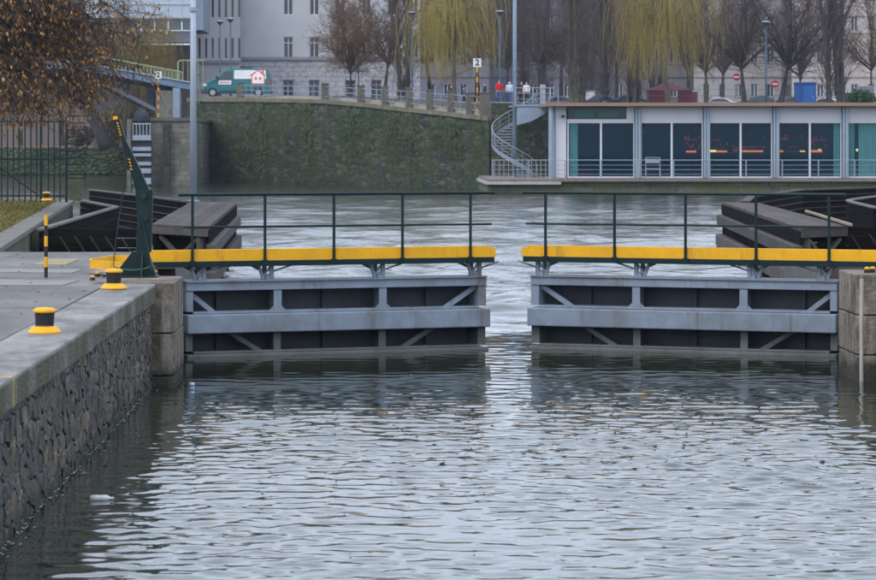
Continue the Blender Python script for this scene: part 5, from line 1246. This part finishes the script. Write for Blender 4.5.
# local: nose towards -x, side facing the camera is -y
L_, Hh, zlo = 6.75, 2.78, .30
k_ = L_/5.3
VP = [(-3.32,.45),(-3.35,.95),(-3.22,1.28),(-2.55,1.52),(-2.05,1.75),(-1.28,2.48),(-.9,2.66),(-.2,2.75),(2.5,2.72),(2.98,2.62),(3.16,2.2),(3.28,1.3),(3.30,.55),(3.1,.36),(-3.1,.34)]
M_teal = mat('teal_paint', (.002,.125,.135), .4, .06, 1, coat=.15)
obj('body', vehicle_body(VP, 1.15, .11, 1.35), M_teal, van, local=True, bevel=.05)
yS = -1.168
def side_poly(nm, pts, ma, off=.0, par=van, th=.012):
    def yy(z): return -(1.15 if z <= 1.35 else 1.15-.11*(z-1.35)) - .012 - off
    m = MB(); n_ = len(pts); m.add([(x,yy(z),z) for x,z in pts]+[(x,yy(z)+th+.05,z) for x,z in pts], [tuple(range(n_)), tuple(reversed(range(n_,2*n_)))]+[(i,(i+1)%n_,n_+(i+1)%n_,n_+i) for i in range(n_)])
    return obj(nm, m, ma, par, local=True)
side_poly('side_window', [(-1.72,1.72),(-.42,1.72),(-.42,2.42),(-1.08,2.42)], M_cglass)
obj('windscreen', MB().add([(-2.02,-.98,1.80),(-2.02,.98,1.80),(-1.33,.92,2.46),(-1.33,-.92,2.46),(-1.94,-.98,1.76),(-1.94,.98,1.76),(-1.25,.92,2.42),(-1.25,-.92,2.42)], [(0,1,2,3),(7,6,5,4),(0,4,5,1),(1,5,6,2),(2,6,7,3),(3,7,4,0)]), M_cglass, van, local=True)
M_panel = mat('panel_white', (.70,.70,.72), .4, .04, 2); M_or = mat('logo_orange', (.62,.085,.04), .5, .05, 2)
pw = side_poly('white_panel', [(-.22,1.72),(2.85,1.72),(2.78,2.55),(-.22,2.55)], M_panel, .004)
for z_ in (2.40,2.27,2.14,1.98): side_poly('printed_line', [(-.1,z_),(1.0+.3*math.sin(z_*20),z_),(1.0+.3*math.sin(z_*20),z_+.035),(-.1,z_+.035)], mat('print_grey', (.42,.42,.48), .5), .011, pw)
# house emblem: orange outline, white face, two small flames
side_poly('house_outline', [(1.42,1.18),(2.72,1.18),(2.72,2.02),(2.86,2.02),(2.62,2.22),(2.62,2.62),(2.44,2.62),(2.44,2.38),(2.06,2.60),(1.22,2.02),(1.42,2.02)], M_or, .016, pw)
side_poly('house_face', [(1.52,1.28),(2.62,1.28),(2.62,2.00),(2.06,2.47),(1.52,2.03)], M_panel, .024, pw)
for x in (1.86,2.28): side_poly('flame', [(x-.09,1.62),(x+.09,1.62),(x+.11,1.80),(x,1.95),(x-.11,1.80)], M_or, .032, pw)
pd = side_poly('door_panel', [(-1.72,1.18),(-.50,1.18),(-.50,1.55),(-1.72,1.55)], M_panel, .004); side_poly('printed_line', [(-1.62,1.32),(-.62,1.32),(-.62,1.43),(-1.62,1.43)], mat('print_red', (.50,.12,.12), .5), .012, pd)
for x in (-1.80,-.34,1.2): side_poly('door_seam', [(x,.62),(x+.025,.62),(x+.025,1.66),(x,1.66)], M_trimb, .003)
side_poly('sill_trim', [(-1.55,.42),(1.6,.42),(1.6,.60),(-1.55,.60)], M_trimb, .006)
obj('front_bumper', MB().box(-3.42,-2.75,-1.17,1.17,.34,.80), M_trimb, van, local=True, bevel=.06); obj('rear_bumper', MB().box(3.0,3.40,-1.17,1.17,.36,.70), M_trimb, van, local=True, bevel=.05)
for y_ in (-1, 1):
    obj('headlight', MB().extr([(-3.30,y_*1.165,1.02),(-2.85,y_*1.168,1.05),(-2.88,y_*1.168,1.26),(-3.20,y_*1.165,1.24)], (0,-y_*.3,0)), mat('headlight', (.6,.62,.65), .2), van, local=True)
    obj('tail_light', MB().box(3.22,3.305,y_*1.1-.07,y_*1.1+.07,1.15,1.75), mat('tail_red', (.5,.02,.02), .3), van, local=True)
    obj('wing_mirror', MB().box(-1.98,-1.78,y_*1.28-.12,y_*1.28+.12,1.66,1.98), M_trimb, van, local=True, bevel=.03)
    for x in (-2.28,2.10):
        obj('wheel_arch', MB().lathe([(.50,-.03),(.50,.03)], (x,y_*1.155,.46), 20, 'y'), M_trimb, van, local=True); wheel(van, x, y_*1.10, .41, y_)
van.scale = (1.0,)*3
t = thing('purple_banner', 'small purple banner hung on the wall behind the van roof', 'banner', W(245,69,D1-.3))
obj('cloth', MB().extr([W(239.5,70.6,D1-.3), W(251.5,70.9,D1-.3), W(252,67.8,D1-.3), W(240,67.4,D1-.3)], (0,.06,0)), mat('purple', (.25,.02,.22), .7, .15, 3), t); obj('banner_rod', MB().tube([W(239,67.3,D1-.3), W(252.5,67.6,D1-.3)], .04, 6), M_black, t)
CP = [(-2.15,.35),(-2.2,.7),(-1.95,.88),(-1.05,.98),(-.35,1.42),(.15,1.48),(.95,1.44),(1.75,1.02),(2.12,.95),(2.2,.6),(2.1,.32)]
def car(px, d, label, colr, nm, rz=0):
    x, y, z = at(px, d); t = thing('parked_car', label, 'car', (x,y,z+.01), rz, 'cars parked along the promenade street')
    obj('body', vehicle_body(CP, .88, .22, .9), mat(nm, colr, .3, .05, 1, coat=.5), t, local=True, bevel=.04)
    for s_ in (-1,1):
        m = MB(); pts = [(-.92,1.0),(-.35,1.36),(.12,1.41),(.85,1.37),(1.45,1.03)]; yy = lambda z_: s_*(.88-.22*max(0,z_-.9)+.012)
        m.add([(a,yy(b),b) for a,b in pts]+[(a,yy(b)-s_*.05,b) for a,b in pts], [(0,1,2,3,4),(9,8,7,6,5)]+[(i,(i+1)%5,5+(i+1)%5,5+i) for i in range(5)]); obj('side_window', m, M_cglass, t, local=True)
        obj('headlight', MB().box(-2.19,-1.98,s_*.68-.14,s_*.68+.14,.66,.80), MATS['headlight'], t, local=True); obj('tail_light', MB().box(2.05,2.19,s_*.7-.12,s_*.7+.12,.72,.88), MATS['tail_red'], t, local=True)
        for wx in (-1.38,1.35): wheel(t, wx, s_*.80, .32, s_)
    obj('windscreen', MB().add([(-1.06,-.75,1.0),(-1.06,.75,1.0),(-.40,.70,1.41),(-.40,-.70,1.41),(-1.0,-.75,.96),(-1.0,.75,.96),(-.34,.7,1.37),(-.34,-.7,1.37)], [(0,1,2,3),(7,6,5,4),(0,4,5,1),(1,5,6,2),(2,6,7,3),(3,7,4,0)]), M_cglass, t, local=True)
car(598, 300, 'dark blue car parked behind the poplar clump', (.02,.03,.06), 'car_navy'); car(626, 296, 'black car parked before the dark poplar', (.012,.012,.015), 'car_black')
car(758, 305, 'dark grey car parked beyond the street lamp', (.035,.037,.042), 'car_grey'); car(790, 312, 'grey green car parked beside the blue kiosk', (.04,.05,.05), 'car_slate')
car(716, 318, 'white car parked behind the leaning limb', (.55,.56,.58), 'car_white'); car(822, 320, 'silver car parked behind the huge poplar', (.42,.44,.47), 'car_silver')
car(556, 308, 'blue grey car parked behind the stair platform', (.08,.10,.14), 'car_steel')

# ------------------------------------------------------------------ signs, kiosks
def no_entry(px, py, d, label):
    x, y, z = at(px, d); t = thing('no_entry_sign', label, 'sign', (x,y,z), group='no entry signs'); c = W(px,py,d)
    obj('post', MB().tube([(x,y,z),(x,y,c.z+.5)], .04, 8), M_steel, t); s_ = obj('disc', MB().lathe([(.34,-.06),(.36,-.05),(.36,-.03)], (x,y,c.z), 24, 'y'), M_red, t)
    obj('white_bar', MB().box(x-.26,x+.26,y-.08,y-.062,c.z-.06,c.z+.06), MATS['board_white'], s_)
no_entry(736.5, 77, 300, 'no entry sign between the leaning limb and the forked tree'); no_entry(775, 84, 292, 'no entry sign beside the leaning tree trunk')
bk = thing('blue_kiosk', 'bright blue cabin beside the huge poplar', 'kiosk', at(805,288)); x, y, z = at(805,288)
obj('cabin', MB().box(x-.95,x+.95,y-.8,y+.8,z,z+2.35), mat('kiosk_blue', (.010,.075,.27), .5, .1, 2), bk, bevel=.05); obj('cabin_roof', MB().box(x-1.0,x+1.0,y-.85,y+.85,z+2.353,z+2.55), mat('kiosk_roof', (.02,.08,.24), .5), bk, bevel=.04)
dr = obj('door', MB().box(x-.3,x+.8,y-.84,y-.805,z+.1,z+2.2), mat('kiosk_door', (.015,.11,.38), .5), bk, bevel=.01); obj('handle', MB().box(x+.62,x+.7,y-.88,y-.842,z+1.0,z+1.2), M_steel, dr)
tn = thing('red_stall_tent', 'dark red market tent behind the second willow', 'tent', at(668,315)); x, y, z = at(668,315)
M_tent = mat('tent_red', (.075,.012,.018), .8, .2, 1)
obj('canopy', MB().add([(x-2.4,y-1.5,z+2.2),(x+2.4,y-1.5,z+2.2),(x+2.4,y+1.5,z+2.2),(x-2.4,y+1.5,z+2.2),(x-.6,y,z+2.9),(x+.6,y,z+2.9)], [(0,1,5,4),(1,2,5),(2,3,4,5),(3,0,4),(3,2,1,0)]), M_tent, tn)
obj('front_wall', MB().box(x-2.35,x-.4,y-1.45,y-1.40,z,z+2.19), M_tent, tn); obj('front_wall', MB().box(x+.9,x+2.35,y-1.45,y-1.40,z,z+2.19), M_tent, tn)
for sx in (-2.3,2.3): obj('tent_pole', MB().tube([(x+sx,y-1.38,z),(x+sx,y-1.38,z+2.19)], .04, 6), M_steel, tn)
for px, d, lab, c_, nm in ((590,330,'white advertising panel behind the poplar clump', (.62,.62,.66), 'ad_white'), (603,332,'small red topped panel between the poplars', (.55,.16,.15), 'ad_red'), (690,330,'dark red kiosk at the willow edge', (.09,.015,.03), 'kiosk_red'), (866,300,'grey switch cabinet at the picture edge', (.20,.22,.26), 'cab_grey')):
    x, y, z = at(px,d); t = thing('advertising_board' if 'panel' in lab else 'street_cabinet', lab, 'panel' if 'panel' in lab else 'cabinet', (x,y,z)); w = .55 if 'panel' in lab else .8
    obj('body', MB().box(x-w,x+w,y-.15,y+.3,z+.25,z+2.3), mat(nm, c_, .6, .1, 2), t, bevel=.03); obj('top_cap', MB().box(x-w-.04,x+w+.04,y-.2,y+.35,z+2.303,z+2.42), M_steel, t); obj('plinth', MB().box(x-w*.8,x+w*.8,y-.1,y+.25,z,z+.248), M_pil, t)
pr = thing('promenade_railing', 'thin rail fence along the promenade above the restaurant roof', 'railing', (30,240.6,6.9))
for z_ in (.55,1.05): obj('rail', MB().tube([(13.5,240.6,6.9+z_),(60,240.6,6.9+z_)], .016, 6), M_lpole, pr)
for k in range(24): obj('post', MB().tube([(13.5+2*k,240.6,6.88),(13.5+2*k,240.6,7.95)], .02, 6), M_lpole, pr)

# ------------------------------------------------------------------ people on the promenade
def skin_mesh(name, nodes, edges, ma, parent, sub=2):
    me = bpy.data.meshes.new(name); me.from_pydata([n_[0] for n_ in nodes], edges, []); o = bpy.data.objects.new(name, me); COL.objects.link(o); o.parent = parent
    sm = o.modifiers.new('s', 'SKIN'); 
    for i, n_ in enumerate(nodes):
        sv = me.skin_vertices[0].data[i]; sv.radius = (n_[1], n_[2] if len(n_) > 2 else n_[1]); sv.use_root = (i == 0)
    sb = o.modifiers.new('u', 'SUBSURF'); sb.levels = sub; sb.render_levels = sub
    dg = bpy.context.evaluated_depsgraph_get(); m2 = bpy.data.meshes.new_from_object(o.evaluated_get(dg)); o.modifiers.clear(); o.data = m2; m2.materials.clear(); m2.materials.append(ma)
    m2.polygons.foreach_set('use_smooth', [True]*len(m2.polygons)); WM[o] = WM[parent]; return o
M_skin = mat('skin', (.50,.30,.22), .6, .06, 6)
def person(px, d, rz, h, coat, legs, hair, label, hood=False, stride=.16, pos=None, arm=.1):
    x, y, z = pos or at(px, d); t = thing('person', label, 'person', (x,y,z+.005), rz, 'people walking on the promenade'); s_ = h*1.06/1.75
    def N(x_, y_, z_, r1, r2=None): return ((x_*s_, y_*s_, z_*s_), r1*s_, (r2 or r1)*s_)
    f = stride
    nodes = [N(0,0,.95,.14,.10), N(0,0,1.15,.13,.09), N(0,0,1.38,.15,.10), N(0,0,1.50,.055), N(0,-.015,1.60,.075,.085), N(0,-.01,1.70,.07,.08),
             N(.10,0,.88,.085), N(.11,-f*.5,.50,.058), N(.11,-f,.09,.04), N(.11,-f-.15,.035,.032), N(-.10,0,.88,.085), N(-.11,f*.4,.50,.058), N(-.11,f,.10,.04), N(-.11,f-.14,.035,.032),
             N(.20,0,1.42,.055), N(.25,arm*.3,1.14,.045), N(.25,-.10,.92,.033), N(.25,-.13,.84,.035,.02), N(-.20,0,1.42,.055), N(-.25,-arm*.3,1.14,.045), N(-.25,-.10,.92,.033), N(-.25,-.13,.84,.035,.02)]
    ed = [(0,1),(1,2),(2,3),(3,4),(4,5),(0,6),(6,7),(7,8),(8,9),(0,10),(10,11),(11,12),(12,13),(2,14),(14,15),(15,16),(16,17),(2,18),(18,19),(19,20),(20,21)]
    skin_mesh('body', nodes, ed, M_skin, t)
    b_ = 1.28
    cn = [N(0,0,.86,.185,.145), N(0,0,1.15,.17,.13), N(0,0,1.38,.185,.135), N(0,0,1.47,.09), N(.20,0,1.42,.082), N(.25,arm*.3,1.14,.07), N(.25,-.10,.93,.052), N(-.20,0,1.42,.082), N(-.25,-arm*.3,1.14,.07), N(-.25,-.10,.93,.052)]
    skin_mesh('jacket', cn, [(0,1),(1,2),(2,3),(2,4),(4,5),(5,6),(2,7),(7,8),(8,9)], coat, t)
    ln = [N(0,0,.93,.15,.115), N(.10,0,.84,.105), N(.11,-f*.5,.50,.078), N(.11,-f,.10,.06), N(-.10,0,.84,.105), N(-.11,f*.4,.50,.078), N(-.11,f,.11,.06)]
    skin_mesh('trousers', ln, [(0,1),(1,2),(2,3),(0,4),(4,5),(5,6)], legs, t)
    for sx, fy in ((.11,-f),(-.11,f)): skin_mesh('shoe', [N(sx,fy+.02,.045,.05,.045), N(sx,fy-.16,.035,.045,.035)], [(0,1)], M_black, t, 1)
    if hood: skin_mesh('hood', [N(0,.02,1.52,.12), N(0,.03,1.63,.115,.12), N(0,.03,1.71,.09)], [(0,1),(1,2)], coat, t)
    else: skin_mesh('hair', [N(0,.035,1.60,.075,.08), N(0,.02,1.70,.085,.09), N(0,.005,1.745,.06)], [(0,1),(1,2)], hair, t)
    nose = MB().lathe([(.012,0),(.018,-.012),(.006,-.03)], (0,-.095*s_,1.625*s_), 6); obj('nose', nose, M_skin, t, local=True)
    ey = MB()
    for sx in (-.03,.03): ey.lathe([(.004,-.004),(.010,0),(.004,.004)], (sx*s_,-.098*s_,1.655*s_), 6, 'y')
    obj('eyes', ey, M_black, t, local=True)
    return t
C_ = lambda n_, c: mat('cloth_'+n_, c, .85, .15, 6)
person(499, 246, R(20), 1.82, C_('red', (.55,.012,.025)), C_('jeans', (.05,.10,.24)), C_('hair_dark', (.02,.016,.014)), 'person in a red jacket and jeans with dark hair', arm=.2)
person(509.5, 246.5, R(-15), 1.72, C_('pale', (.52,.54,.62)), MATS['cloth_jeans'], None, 'person in a pale grey hooded jacket beside the red jacket', hood=True)
person(521.5, 247, R(10), 1.72, C_('navy', (.02,.025,.04)), C_('black', (.015,.015,.02)), C_('hair_brown', (.06,.035,.02)), 'person in dark clothes behind the stair railing')
person(526.5, 246.2, R(-20), 1.66, C_('white', (.60,.60,.62)), MATS['cloth_black'], C_('hair_fair', (.25,.15,.08)), 'person in a white top with dark trousers on the stair platform')
person(451, 272, R(90), 1.75, MATS['cloth_navy'], MATS['cloth_black'], MATS['cloth_hair_dark'], 'dark clothed person under the first willow')
person(464, 274, R(90), 1.70, C_('blue', (.05,.12,.22)), MATS['cloth_black'], MATS['cloth_hair_dark'], 'person in a blue coat near the number board')
person(485, 252, R(-80), 1.72, MATS['cloth_navy'], MATS['cloth_black'], MATS['cloth_hair_dark'], 'dark clothed person behind the end pillar of the parapet')

# ------------------------------------------------------------------ hazy winter air
def haze():
    m = bpy.data.materials.new('haze_air'); m.use_nodes = True; n = m.node_tree.nodes; l = m.node_tree.links
    n.remove(n['Principled BSDF']); v = n.new('ShaderNodeVolumePrincipled'); v.inputs['Color'].default_value = (.76,.88,1.0,1); v.inputs['Density'].default_value = HAZE; v.inputs['Anisotropy'].default_value = .2
    l.new(v.outputs[0], n['Material Output'].inputs['Volume'])
    o = obj('haze', MB().box(-950,950,-420,1550,-2.6,45), m); tag(o, 'thin bluish winter haze over the river', 'haze', kind='stuff')
HAZE = .00011
if HAZE: haze()
